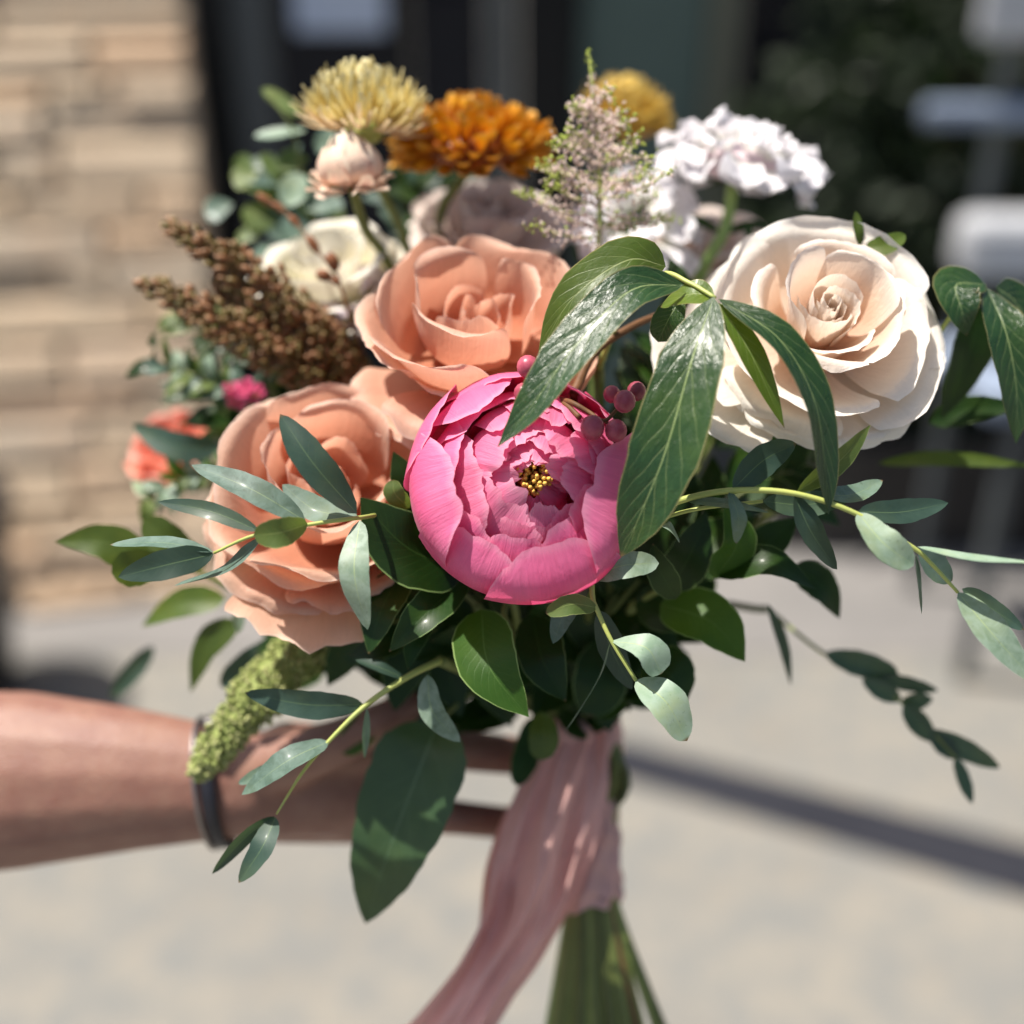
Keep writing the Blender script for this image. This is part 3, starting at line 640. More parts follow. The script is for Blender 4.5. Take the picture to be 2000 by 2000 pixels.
# --- pink peony ---------------------------------------------------------------
def peony():
    at = (1024, 950, 0.492); R = px2m(216, 0.50); fr = frame((0.02, 0.27, 0.96)); C = PP(at) - fr[2] * R * 0.55
    o = empty("pink_peony", C, "half open bright pink peony at the heart of the bouquet, yellow stamens showing", "peony")
    def cup(Rb, Rt, zt, z0=0.0):
        return [(0.05, 0.0 + z0), (Rb * 0.72, 0.10 + z0), (Rb, 0.45), (Rb * 0.97, zt * 0.80), (Rt, zt)]
    outer = [  # direction, half width, bulge, rim radius, rim height, shift outwards
        (20, 38, 0.98, 0.84, 1.00, 0.00), (62, 38, 0.97, 0.86, 0.98, 0.02), (103, 38, 1.00, 0.82, 0.94, 0.04), (152, 30, 1.00, 0.84, 1.02, 0.06), (124, 30, 0.97, 0.68, 1.06, 0.00),
        (192, 38, 0.96, 0.56, 1.14, 0.04), (240, 34, 1.00, 0.68, 0.98, 0.02), (286, 38, 1.00, 0.60, 1.00, 0.08), (344, 42, 0.99, 0.52, 1.12, 0.05)]
    def shifted(G, th, sh): return G + sh * np.array([math.cos(math.radians(th)), math.sin(math.radians(th)), 0.0]) * np.linspace(0, 1, G.shape[0])[:, None, None] ** 0.6
    for k, (th, hw, Rb, Rt, zt, sh) in enumerate(outer):
        G = petal_grid(cup(Rb, Rt, zt), math.radians(th), math.radians(hw), nS=19, nT=20, rnd=0.24, ruf=0.022, rk=0.8, jag=0.010, seed=40 + k, basew=0.5, edge=0.02, keepw=0.75)
        sheet("petal", place(shifted(G, th, sh), C, fr, R), M['peony'], o)
    second = [(262, 32, 0.88, 0.58, 0.92, 0.0), (305, 32, 0.86, 0.52, 0.98, 0.0), (222, 28, 0.86, 0.60, 0.98, 0.0), (168, 32, 0.84, 0.60, 1.0, 0.0),
              (95, 38, 0.84, 0.66, 0.94, 0), (50, 38, 0.86, 0.64, 0.96, 0), (10, 36, 0.86, 0.58, 1.04, 0), (130, 34, 0.85, 0.62, 0.98, 0)]
    for k, (th, hw, Rb, Rt, zt, sh) in enumerate(second):
        G = petal_grid(cup(Rb, Rt, zt), math.radians(th), math.radians(hw), nS=17, nT=18, rnd=0.24, ruf=0.03, rk=1.0, jag=0.015, seed=70 + k, basew=0.55, edge=0.012, keepw=0.75)
        sheet("petal", place(G, C, fr, R), M['peony'], o)
    inner = [  # direction, half width, bulge, rim radius, rim height, frill
        (203, 52, 0.60, 0.20, 1.00, 0.05), (222, 50, 0.70, 0.36, 0.98, 0.05), (190, 40, 0.76, 0.48, 1.02, 0.03), (2, 24, 0.46, 0.10, 1.12, 0.02), (346, 24, 0.60, 0.24, 1.12, 0.02), (18, 26, 0.66, 0.36, 1.14, 0.02), (326, 22, 0.70, 0.44, 1.06, 0.02),
        (282, 20, 0.60, 0.30, 0.98, 0.02), (305, 24, 0.66, 0.42, 0.96, 0.02), (258, 34, 0.70, 0.46, 0.92, 0.02), (96, 50, 0.46, 0.06, 1.00, 0.04), (122, 44, 0.58, 0.26, 1.04, 0.04), (70, 44, 0.56, 0.20, 1.04, 0.04), (148, 38, 0.60, 0.30, 1.06, 0.05),
        (108, 30, 0.70, 0.42, 1.06, 0.05), (82, 30, 0.70, 0.44, 1.08, 0.04), (44, 30, 0.56, 0.24, 1.08, 0.03), (172, 36, 0.52, 0.14, 1.0, 0.05), (135, 44, 0.46, 0.12, 0.98, 0.04), (34, 34, 0.74, 0.50, 1.08, 0.02), (60, 44, 0.44, 0.08, 1.02, 0.04), (340, 44, 0.34, 0.10, 0.86, 0.03), (20, 40, 0.36, 0.10, 0.90, 0.03), (300, 34, 0.36, 0.14, 0.78, 0.03), (240, 44, 0.40, 0.16, 0.80, 0.05)]
    for k, (th, hw, Rb, Rt, zt, fz) in enumerate(inner):
        G = petal_grid(cup(Rb, Rt, zt), math.radians(th), math.radians(hw), nS=25, nT=20, rnd=0.16, ruf=fz, rk=0.9, jag=fz * 0.5, seed=200 + k, basew=0.6, keepw=0.85)
        G = G + np.array([0.07, 0.01, 0.0]) * np.linspace(0, 1, G.shape[0])[:, None, None]
        sheet("petal", place(G, C, fr, R), M['peony_inner'], o)
    r = random.Random(5); cent = []
    for k in range(110):
        a = r.uniform(0, 6.28); q = math.sqrt(r.random()) * 0.15
        b = place(np.array([[0.5 * q * math.cos(a) + 0.03, 0.5 * q * math.sin(a), 0.12]]), C, fr, R)[0]
        t_ = place(np.array([[q * math.cos(a) + 0.08, q * math.sin(a), 0.84 + r.uniform(-.06, .10)]]), C, fr, R)[0]
        V, f, _ = tube_geo(spline([b, t_], 3), 0.0003, 4); cent.append((V, f))
        Vb, fb = blob_geo(6, 4); Vb = Vb * np.array([0.0010, 0.0010, 0.0019]) + t_; cent.append((Vb, fb))
    V, f = merge(cent); mk("stamens", V, f, M['stamen'], o, kind="stuff")
    for k in range(5):
        G = petal_grid([(0.05, -0.04), (0.5, 0.02), (0.86, 0.25), (1.0, 0.42)], math.radians(72 * k + 30), 0.35, nS=5, nT=8, rnd=0.5, seed=k)
        sheet("sepal", place(G, C - fr[2] * 0.002, fr, R), M['ruscus'], o)
    bouquet_stem(o, (1030, 1010, 0.55), 'stem_g', 0.003, [(1080, 1250, 0.60)])
peony()

# --- roses --------------------------------------------------------------------
flat = lambda r1, z1: [(0.06, 0), (0.5, 0.05), (r1 * 0.8, z1 * 0.7), (r1, z1), (r1 * 1.06, z1 * 0.8)]
rose("cream_rose", "large open cream rose with a peach blushed spiral heart beside drooping glossy leaves", "rose", (1618, 612, 0.497), (0.02, 0.40, 0.92), 210, CREAM, ('cream', 'cream_outer'), 11, 40, 0.62,
     extra=[(214, 30, [(0.06, -0.05), (0.6, -0.06), (1.1, 0.05), (1.42, 0.20), (1.5, 0.17)], dict(ruf=0.03, rnd=0.2)),
            (196, 26, [(0.06, -0.05), (0.6, -0.08), (1.2, 0.02), (1.55, 0.12), (1.62, 0.10)], dict(ruf=0.03, rnd=0.2)),
            (270, 46, [(0.06, -0.03), (0.6, 0.02), (0.95, 0.12), (1.12, 0.20), (1.18, 0.12)], dict(ruf=0.04, rnd=0.2)),
            (318, 44, [(0.06, -0.03), (0.6, 0.02), (0.95, 0.10), (1.14, 0.16), (1.2, 0.06)], dict(ruf=0.03, rnd=0.2)),
            (12, 44, [(0.06, -0.03), (0.6, 0.02), (0.9, 0.12), (1.08, 0.18), (1.14, 0.08)], dict(ruf=0.03, rnd=0.2))],
     stem_mids=[(1420, 1000, 0.60)])
rose("apricot_rose", "upper apricot rose with loose ruffled petals directly above the pink peony", "rose", (928, 604, 0.520), (0.05, 0.66, 0.75), 212, APRICOT, ('apricot', 'apricot'), 23, 20, 0.58,
     extra=[(265, 44, [(0.08, 0), (0.6, -0.02), (0.9, 0.08), (1.12, 0.10), (1.22, 0.0)], dict(ruf=0.06, rnd=0.15, rk=2.2)),
            (215, 40, [(0.08, -0.02), (0.55, -0.15), (0.85, -0.22), (1.08, -0.2), (1.2, -0.26)], dict(ruf=0.05, rnd=0.18))],
     stem_mids=[(1000, 1050, 0.62)])
rose("apricot_rose", "lower apricot rose with drooping outer petals behind the long eucalyptus leaves", "rose", (640, 935, 0.520), (0.12, 0.46, 0.88), 212, APRICOT, ('apricot', 'apricot'), 31, 75, 0.55,
     extra=[(262, 34, [(0.08, 0), (0.6, -0.05), (1.0, -0.02), (1.32, 0.10), (1.5, 0.16)], dict(ruf=0.06, rnd=0.12, rk=2.4, jag=0.03)),
            (230, 40, [(0.08, 0), (0.6, 0.0), (0.95, 0.10), (1.15, 0.16), (1.25, 0.10)], dict(ruf=0.05, rnd=0.16)),
            (285, 36, [(0.08, 0), (0.6, 0.02), (0.95, 0.16), (1.12, 0.26), (1.22, 0.27)], dict(ruf=0.06, rnd=0.14, rk=2.4))],
     stem_mids=[(880, 1250, 0.62)])
rose("ivory_rose", "ivory white rose half hidden behind the brown seed head", "rose", (640, 520, 0.605), (-0.15, 0.72, 0.68), 150, CREAM, ('ivory', 'ivory'), 41, 0, 0.6, stem_mids=[(900, 1000, 0.64)])
rose("blush_rose", "dusty blush rose tucked behind the upper apricot rose", "rose", (955, 425, 0.625), (0.1, 0.75, 0.65), 150, CREAM, ('blush', 'blush'), 43, 0, 0.6, stem_mids=[(1050, 1000, 0.65)])
rose("blush_rose", "dusty blush rose in shade below the white scabious head", "rose", (1385, 470, 0.635), (0.1, 0.7, 0.70), 118, CREAM, ('blush', 'blush'), 47, 0, 0.6, stem_mids=[(1250, 1000, 0.65)])
rose("coral_rose", "small coral rose at the outer edge behind a grey-green leaf", "rose", (325, 868, 0.66), (-0.4, 0.6, 0.67), 88, APRICOT, ('coral', 'coral'), 53, 0, 0.5, stem_mids=[(800, 1250, 0.65)])

# --- many-petalled heads ---------------------------------------------------------
def strap_mesh(L, w_, cup, curl, seed, ns=7, nt=11, tipw=0.5, ruf=0.0):
    s = np.linspace(-1, 1, ns)[None, :]; t = np.linspace(0, 1, nt)[:, None]
    wd = (0.35 + 0.65 * np.sin(np.clip(t / 0.75, 0, 1) * np.pi / 2)) * np.sqrt(np.clip(1.0001 - np.clip((t - 0.72) / 0.28, 0, 1) ** 2 * (1 - tipw * 0.3), 0, 1))
    a = curl * t; y = L * np.sin(a) / curl if abs(curl) > 1e-3 else L * t
    z = L * (1 - np.cos(a)) / curl if abs(curl) > 1e-3 else 0 * t
    y = y + 0 * s; z = z + 0 * s
    up = cup * w_ * s ** 2 * np.sin(np.pi * np.clip(t, 0, 1) ** 0.8) + ruf * w_ * wob(s * 3 + t * 3, seed) * t ** 1.5
    G = np.stack([w_ / 2 * wd * s, y - up * np.sin(a), z + up * np.cos(a)], -1)
    me = bpy.data.meshes.new("petal"); V = G.reshape(-1, 3)
    me.from_pydata(V.tolist(), [], grid_faces(nt, ns).tolist())
    lay = me.uv_layers.new(name="UVMap"); li = np.empty(len(me.loops), dtype=np.int32); me.loops.foreach_get("vertex_index", li)
    lay.data.foreach_set("uv", grid_uv(nt, ns).astype(np.float32)[li].ravel())
    me.polygons.foreach_set("use_smooth", np.ones(len(me.polygons), bool)); return me
def inst(name, me, parent, origin, X, Y, Z, sc=1.0):
    """shared mesh placed with its x, y, z axes along camera-space X, Y, Z"""
    o = bpy.data.objects.new(name, me); COL.objects.link(o); o.parent = parent
    A = np.stack([Wd(X), Wd(Y), Wd(Z)], 1) * sc; m = Matrix.Identity(4)
    for i in range(3):
        for j in range(3): m[i][j] = A[i, j]
    p = W(origin) - root_loc(parent); m[0][3], m[1][3], m[2][3] = p
    o.matrix_local = m; return o
def composite(o, C, fr, R, n, a0, a1, Lr, wr, mats, cup=0.3, curl=0.6, core=0.25, flatten=0.75, seed=0, ruf=0.0, out=0.0, power=0.6, tipw=0.5, lf=(0.8, 1.1)):
    r = random.Random(seed); X0, Y0, Z0 = fr; meshes = {}
    for k in range(n):
        f = (k + 0.5) / n; al = math.radians(a0 + (a1 - a0) * f ** power + r.uniform(-5, 5)); ph = k * 2.39996 + r.uniform(-.15, .15)
        rad = math.cos(ph) * X0 + math.sin(ph) * Y0
        dirv = math.sin(al) * rad + math.cos(al) * Z0
        al2 = al + out; yv = unit(math.sin(al2) * rad + math.cos(al2) * Z0)
        tang = unit(np.cross(yv, Z0)) if abs(np.dot(yv, Z0)) < 0.999 else X0
        zv = np.cross(tang, yv)
        if np.dot(zv, Z0) < 0: zv, tang = -zv, -tang
        org = C + R * core * np.array(math.sin(al) * rad + flatten * math.cos(al) * Z0)
        mi = mats[0] if f < 0.82 else mats[-1]; key = (mi, k % 5)
        if key not in meshes:
            me = strap_mesh(R * Lr, R * wr, cup * (0.7 + 0.15 * (k % 5)), curl * (0.6 + 0.2 * (k % 5)), k + seed, tipw=tipw, ruf=ruf); me.materials.append(M[mi]); meshes[key] = me
        tw = r.uniform(-0.2, 0.2); X = math.cos(tw) * tang + math.sin(tw) * zv; Z = np.cross(X, yv)
        inst("petal", meshes[key], o, org, X, yv, Z, r.uniform(*lf))
def flower_stem(o, base, ax, pts, mat='stem_g', r=0.0024):
    d = -base[2]; st = (1000 + base[0] * F / d, 1000 - base[1] * F / d, d)
    bouquet_stem(o, st, mat, r, pts)

# pale yellow strawflower
C = P(712, 240, 0.565); fr = frame((0.06, 0.93, 0.34)); R = px2m(128, 0.575)
o = empty("strawflower", C, "pale yellow strawflower with fine papery petals above its pale peach bud", "strawflower")
V, f = blob_geo(12, 8); mk("receptacle", place(V * np.array([0.3, 0.3, 0.2]) + np.array([0, 0, -0.12]), C, fr, R), f, M['stem_y'], o)
composite(o, C, fr, R, 290, 4, 108, 0.72, 0.075, ('straw', 'straw_low'), cup=0.5, curl=1.15, core=0.42, flatten=0.55, seed=3, power=0.58, tipw=3.0, out=0.05, lf=(0.8, 1.05))
flower_stem(o, C - fr[2] * R * 0.2, fr, [(740, 360, 0.585), (800, 500, 0.60), (900, 900, 0.64)])
# its bud
C = P(688, 364, 0.552); fr = frame((-0.10, 0.95, 0.28)); R = px2m(86, 0.552)
o = empty("strawflower_bud", C, "pale peach strawflower bud with flared papery collar below the yellow strawflower", "strawflower")
rr = random.Random(9)
for li, (nn, hw, prof) in enumerate([(5, 50, [(0.05, 0), (0.42, 0.25), (0.48, 0.75), (0.16, 1.25)]), (6, 42, [(0.05, 0), (0.55, 0.2), (0.62, 0.65), (0.30, 1.15)]), (7, 34, [(0.05, 0), (0.62, 0.1), (0.74, 0.5), (0.52, 0.9)]),
                                     (8, 19, [(0.05, 0), (0.5, 0.0), (0.78, 0.14), (0.98, 0.34)]), (8, 17, [(0.05, -0.05), (0.5, -0.08), (0.78, 0.0), (1.0, 0.04)])]):
    for k in range(nn):
        G = petal_grid(prof, math.radians(360 * k / nn + li * 31 + rr.uniform(-6, 6)), math.radians(hw), nS=7, nT=10, rnd=0.35, ruf=0.02 if li < 3 else 0.09, seed=li * 20 + k, lift=0 if li < 3 else rr.uniform(-0.18, 0.18))
        sheet("bract", place(G, C, fr, R), M['strawbud'], o)
flower_stem(o, C - fr[2] * R * 0.05, fr, [(715, 450, 0.575), (770, 540, 0.60), (900, 900, 0.64)])
# orange chrysanthemum
C = P(922, 292, 0.600); fr = frame((0.02, 0.90, 0.44)); R = px2m(158, 0.600)
o = empty("chrysanthemum", C, "deep orange chrysanthemum with layered petals beside the yellow strawflower", "chrysanthemum")
V, f = blob_geo(12, 8); mk("receptacle", place(V * np.array([0.60, 0.60, 0.24]) + np.array([0, 0, 0.04]), C, fr, R), f, M['mum'], o)
composite(o, C, fr, R, 165, 4, 118, 0.44, 0.21, ('mum', 'mum'), cup=0.55, curl=0.85, core=0.66, flatten=0.36, seed=8, out=0.10, power=0.62)
flower_stem(o, C - fr[2] * R * 0.2, fr, [(860, 420, 0.62), (880, 560, 0.64), (950, 950, 0.65)])
# golden strawflower further back
C = P(1218, 238, 0.72); R = px2m(108, 0.72); fr = frame((0.32, 0.90, 0.25))
o = empty("strawflower", C, "golden yellow strawflower out of focus behind the tip of the astilbe plume", "strawflower")
V, f = blob_geo(14, 8); mk("receptacle", place(V * np.array([0.5, 0.5, 0.3]) + np.array([0, 0, -0.02]), C, fr, R), f, M['gold'], o)
composite(o, C, fr, R, 200, 4, 100, 0.62, 0.15, ('gold', 'gold'), cup=0.5, curl=1.35, core=0.42, flatten=0.62, seed=33, power=0.58, tipw=2.0, out=0.0, lf=(0.85, 1.0))
flower_stem(o, C - fr[2] * R * 0.3, fr, [(1190, 420, 0.68), (1150, 900, 0.66)])
# white scabious
C = P(1442, 318, 0.600); fr = frame((0.16, 0.92, 0.34)); R = px2m(152, 0.60)
o = empty("white_scabious", C, "ruffled white scabious head on a green stem with dark thin bracts", "scabious")
composite(o, C, fr, R, 18, 8, 60, 0.40, 0.44, ('white', 'white'), cup=0.2, curl=-0.4, core=0.62, flatten=0.42, seed=12, ruf=0.22, out=0.2, tipw=0.0)
composite(o, C, fr, R, 20, 62, 102, 0.58, 0.62, ('white', 'white'), cup=0.15, curl=-1.1, core=0.62, flatten=0.42, seed=14, ruf=0.22, out=0.1, power=1.0, tipw=0.0)
V, f = blob_geo(12, 8); mk("receptacle", place(V * np.array([0.6, 0.6, 0.25]), C, fr, R), f, M['lilac'], o)
for k in range(9):
    G = petal_grid([(0.03, -0.22), (0.25, -0.24), (0.5, -0.26), (0.72, -0.34)], math.radians(40 * k + 8), 0.09, nS=3, nT=8, rnd=0.8, seed=k)
    sheet("bract", place(G, C, fr, R), M['ruscus'], o)
G1 = (1432, 350, 0.605)
bouquet_stem(o, G1, 'stem_l', 0.0028, [(1415, 450, 0.60), (1365, 545, 0.605), (1290, 800, 0.64)])
leaf(o, [(1412, 455, 0.60), (1350, 430, 0.595), (1310, 470, 0.59)], 26, 'ruscus', 'lance'); leaf(o, [(1412, 455, 0.60), (1470, 440, 0.605), (1500, 450, 0.61)], 24, 'ruscus', 'lance')
# white stock behind the astilbe
def stock(at, Rpx, axis, label, seed, n=26, mats=('white', 'lilac')):
    C = PP(at); fr = frame(axis); R = px2m(Rpx, at[2])
    o = empty("white_stock", C, label, "stock flower")
    composite(o, C, fr, R, n, 10, 105, 0.62, 0.55, mats, cup=0.1, curl=-0.5, core=0.45, flatten=0.8, seed=seed, ruf=0.25, out=0.1, tipw=0.0)
    flower_stem(o, C, fr, [(1150, 800, 0.64)], 'stem_g'); return o
stock((1245, 450, 0.605), 130, (0.05, 0.5, 0.86), "white stock blossoms packed behind the pink astilbe plume", 21)
stock((700, 600, 0.60), 90, (-0.2, 0.5, 0.84), "pale lilac stock blossoms between the seed head and upper apricot rose", 25, 22, ('lilac', 'lilac'))

# --- astilbe plume --------------------------------------------------------------
o = empty("astilbe_plume", P(1170, 560, 0.538), "pale pink feathery astilbe plume with green bud tips standing up in front", "astilbe")
r = random.Random(4)
main = spline([P(1150, 105, 0.535), P(1165, 250, 0.535), P(1172, 380, 0.535), P(1168, 520, 0.538)], 30)
tube("plume_stalk", main, np.linspace(0.0005, 0.0016, 30), M['stem_y'], o, 6)
Vb, fb = blob_geo(5, 3); pink, green = [], []
def floret(p, sz, dst):
    s_ = sz * r.uniform(0.7, 1.3); X, Y, Z = frame((r.gauss(0, 1), r.gauss(0, 1), r.gauss(0, 1)))
    v = Vb * np.array([0.75, 0.75, 1.5]) * s_; dst.append((p + v[:, :1] * X + v[:, 1:2] * Y + v[:, 2:] * Z, fb))
for i in range(30):
    f_ = i / 29
    for k in range(8):
        floret(main[i] + np.array([r.gauss(0, 1), r.gauss(0, 1), r.gauss(0, 1)]) * (0.0007 + 0.0022 * f_), 0.0006 + 0.0002 * f_, green if (i < 3 or r.random() < 0.10) else pink)
for k in range(30):
    f_ = 0.24 + 0.72 * (k / 33); p0 = main[int(f_ * 29)]; side = (-1) ** k; L = px2m(22 + 150 * ((f_ - 0.2) / 0.75) ** 0.8 * r.uniform(0.7, 1.15), 0.538)
    th = math.radians(r.uniform(30, 85)); dz = r.uniform(-0.5, 0.6)
    tipv = p0 + L * unit(np.array([side * math.sin(th), math.cos(th) * 0.7, dz])); mid = (p0 + tipv) / 2 + np.array([0, -0.004, 0]) * L / 0.03
    br = spline([p0, mid, tipv + np.array([side * 0.002, -0.003, 0])], 14)
    tube("branchlet", br, np.linspace(0.0006, 0.0003, 14), M['stem_y'], o, 4)
    for j in range(2, 14):
        for q in range(5):
            floret(br[j] + np.array([r.gauss(0, 1), r.gauss(0, 1), r.gauss(0, 1)]) * 0.0019, 0.00078, green if (j > 10 and r.random() < 0.75) or r.random() < 0.06 else pink)
V, f = merge(pink); mk("florets", V, f, M['astilbe'], o, kind="stuff")
V, f = merge(green); mk("buds", V, f, M['astilbe_g'], o, kind="stuff")
bouquet_stem(o, (1168, 520, 0.538), 'stem_l', 0.0016, [(1165, 700, 0.59), (1150, 1000, 0.62)])

# --- brown seed head ---------------------------------------------------------------
o = empty("brown_seed_head", P(660, 760, 0.585), "brown and olive grainy seed head with two tapering lobes jutting towards the stone wall", "seed head")
r = random.Random(6); Vb, fb = blob_geo(6, 4); sd1, sd2 = [], []
lobes = [([(327, 440, 0.575), (420, 495, 0.572), (520, 560, 0.572), (610, 650, 0.578), (668, 735, 0.59)], 40), ([(276, 548, 0.572), (360, 590, 0.568), (460, 650, 0.568), (560, 700, 0.575), (660, 755, 0.59)], 38),
         ([(420, 540, 0.585), (520, 630, 0.58), (640, 740, 0.59)], 46), ([(600, 600, 0.585), (640, 660, 0.58), (690, 740, 0.59)], 34)]
for ctrl, wpx in lobes:
    ax = spline([PP(q) for q in ctrl], 40); tube("axis", ax, np.linspace(0.0008, 0.0022, 40), M['stem_b'], o, 5)
    T = np.gradient(ax, axis=0)
    for i in range(40):
        f_ = i / 39; rad = px2m(wpx * 1.22, 0.575) * (0.28 + 0.72 * math.sin(min(1, f_ / 0.6) * 1.57))
        for k in range(int(6 + 12 * f_)):
            off = np.array([r.gauss(0, 1), r.gauss(0, 1), r.gauss(0, 1)]); off -= unit(T[i]) * np.dot(off, unit(T[i])); off = unit(off) * rad * math.sqrt(r.random())
            p = ax[i] + off + T[i] * r.uniform(-.5, .5); X, Y, Z = frame(-unit(T[i]) + unit(off) * 0.7 + np.array([r.gauss(0, .25) for _ in range(3)]))
            v = Vb * np.array([0.0015, 0.0015, 0.0026]) * r.uniform(0.75, 1.25); (sd2 if r.random() < 0.45 else sd1).append((p + v[:, :1] * X + v[:, 1:2] * Y + v[:, 2:] * Z, fb))
V, f = merge(sd1); mk("seeds", V, f, M['seed'], o, kind="stuff"); V, f = merge(sd2); mk("seeds", V, f, M['seed_hi'], o, kind="stuff")
bouquet_stem(o, (664, 745, 0.59), 'stem_b', 0.002, [(800, 900, 0.61), (950, 1150, 0.63)])
# twig with brown buds
o = empty("bud_twig", P(690, 640, 0.57), "thin arching twig with a few brown buds rising above the seed head", "twig")
stem(o, [(505, 378, 0.60), (570, 425, 0.585), (610, 480, 0.573), (655, 535, 0.568), (690, 640, 0.57), (720, 720, 0.60)], 0.0005, 0.0011, 'stem_b')
for (u, v_, d_, L, wd_, ax) in [(518, 390, .597, 40, 17, (-.7, .5, .1)), (545, 405, .592, 34, 15, (-.75, .5, .1)), (575, 432, .583, 34, 15, (-.6, .6, .1)), (612, 478, .573, 42, 20, (-.5, .8, .1)), (650, 512, .567, 40, 26, (-.3, .8, .3)), (633, 538, .567, 34, 24, (-.8, .2, .3)), (655, 548, .568, 26, 18, (.6, -.4, .3))]:
    X, Y, Z = frame(ax); Vv, ff = blob_geo(8, 6); Vv = Vv * np.array([px2m(wd_, d_) / 2, px2m(wd_, d_) / 2, px2m(L, d_) / 2])
    mk("bud", PP((u, v_, d_)) + Vv[:, :1] * X + Vv[:, 1:2] * Y + Vv[:, 2:] * Z, ff, M['bud_brown'], o)

# --- green amaranth spikes -------------------------------------------------------
def amaranth(ctrl, wpx, label, seed):
    r = random.Random(seed); o = empty("amaranth_spike", PP(ctrl[-1]), label, "amaranth")
    ax = spline([PP(q) for q in ctrl], 40); d = ctrl[0][2]; hw = px2m(wpx, d) / 2; f_ = np.linspace(0, 1, 40)
    rad = hw * (0.42 + 0.58 * np.sin(np.clip(f_ / 0.5, 0, 1) * 1.57)) * (1 + 0.10 * wob(f_ * 14, 5)); rad[0] *= 0.6
    tube("spike_core", ax, rad * 0.82, M['amaranth'], o, 10); fl = []; fl2 = []; Vb, fb = blob_geo(5, 4); T = np.gradient(ax, axis=0)
    for i in range(40):
        X, Y, Z = frame(T[i])
        for k in range(46):
            a = r.uniform(0, 6.28); off = math.cos(a) * X + math.sin(a) * Y
            p = ax[i] + off * rad[i] * r.uniform(0.78, 1.12) + T[i] * r.uniform(-.6, .6); (fl if r.random() < 0.6 else fl2).append((p + Vb * np.array([1, 1, 1]) * r.uniform(0.0006, 0.0015), fb))
    V, f = merge(fl); mk("florets", V, f, M['amaranth'], o, kind="stuff"); V, f = merge(fl2); mk("florets", V, f, M['amaranth_p'], o, kind="stuff")
    e = ctrl[-1]; bouquet_stem(o, e, 'stem_l', 0.002, [(e[0] + 150, e[1] + 20, e[2] + 0.01)])
amaranth([(382, 1515, 0.55), (450, 1425, 0.553), (525, 1335, 0.557), (590, 1270, 0.565), (640, 1215, 0.58)], 98, "fuzzy pale green amaranth spike hanging past the wrist", 2)

# ------------------------------------------------------------------ foliage, sprig by sprig
def sprig(name, label, cat, stem_ctrl, leaves, r0=0.0011, r1=0.0006, mat='stem_y', link=None, group=None):
    """stem_ctrl from the bouquet outwards; leaves: dicts for leaf()"""
    o = empty(name, PP(stem_ctrl[0]), label, cat, group)
    if stem_ctrl: stem(o, stem_ctrl, r0, r1, mat)
    if link is not None: bouquet_stem(o, stem_ctrl[0], 'stem_g', r0 * 1.3, link)
    for L in leaves: leaf(o, *L[:2], **L[2])
    return o
def E(b, t, w_, m='euc', db=0.475, dt=None, **k):
    dt = db if dt is None else dt
    return ([(b[0], b[1], db), (t[0], t[1], dt)], w_, dict(mat=m, **k))
def E3(b, c, t, w_, m='euc', d=(0.475, 0.475, 0.475), **k):
    return ([(b[0], b[1], d[0]), (c[0], c[1], d[1]), (t[0], t[1], d[2])], w_, dict(mat=m, **k))

sprig("eucalyptus_sprig", "long leaved grey-green eucalyptus sprig lying across the lower apricot rose", "eucalyptus",
      [(870, 1035, 0.545), (760, 1008, 0.512), (703, 1011, 0.477), (601, 1025, 0.468), (495, 1046, 0.468), (418, 1080, 0.472)], [
    E3((697, 1003), (612, 905), (547, 809), 74, 'euc_dark', (0.473, 0.463, 0.465), shape='euc', nrm=(0.3, 0.3, 0.9)),
    E3((597, 1018), (490, 955), (374, 908), 58, 'euc', (0.467, 0.468, 0.48), nrm=(-0.1, 0.6, 0.8)),
    E3((601, 1024), (548, 1040), (495, 1046), 60, 'euc_olive', (0.466, 0.455, 0.456), shape='oval', nrm=(0, -0.2, 1)),
    E3((506, 1037), (410, 998), (309, 980), 36, 'euc_dark', (0.468, 0.47, 0.478), nrm=(0, 0.2, 1)),
    E3((699, 1010), (615, 995), (551, 946), 56, 'euc', (0.477, 0.485, 0.49), nrm=(0.0, 0.5, 0.85)),
    E3((703, 1016), (692, 1120), (718, 1230), 62, 'euc_pale', (0.474, 0.462, 0.468), shape='euc', nrm=(-0.3, 0.5, 0.8), fold=0.08),
    E3((512, 1050), (440, 1112), (340, 1144), 44, 'euc', (0.470, 0.476, 0.49), nrm=(0.2, 0.75, 0.6)),
    E3((416, 1078), (320, 1060), (215, 1064), 42, 'euc', (0.472, 0.472, 0.478), nrm=(0, 0.8, 0.55)),
    E3((417, 1082), (330, 1102), (231, 1127), 62, 'euc_dark', (0.472, 0.466, 0.47), nrm=(0, 0.1, 1)),
], link=[(870, 1080, 0.56)])
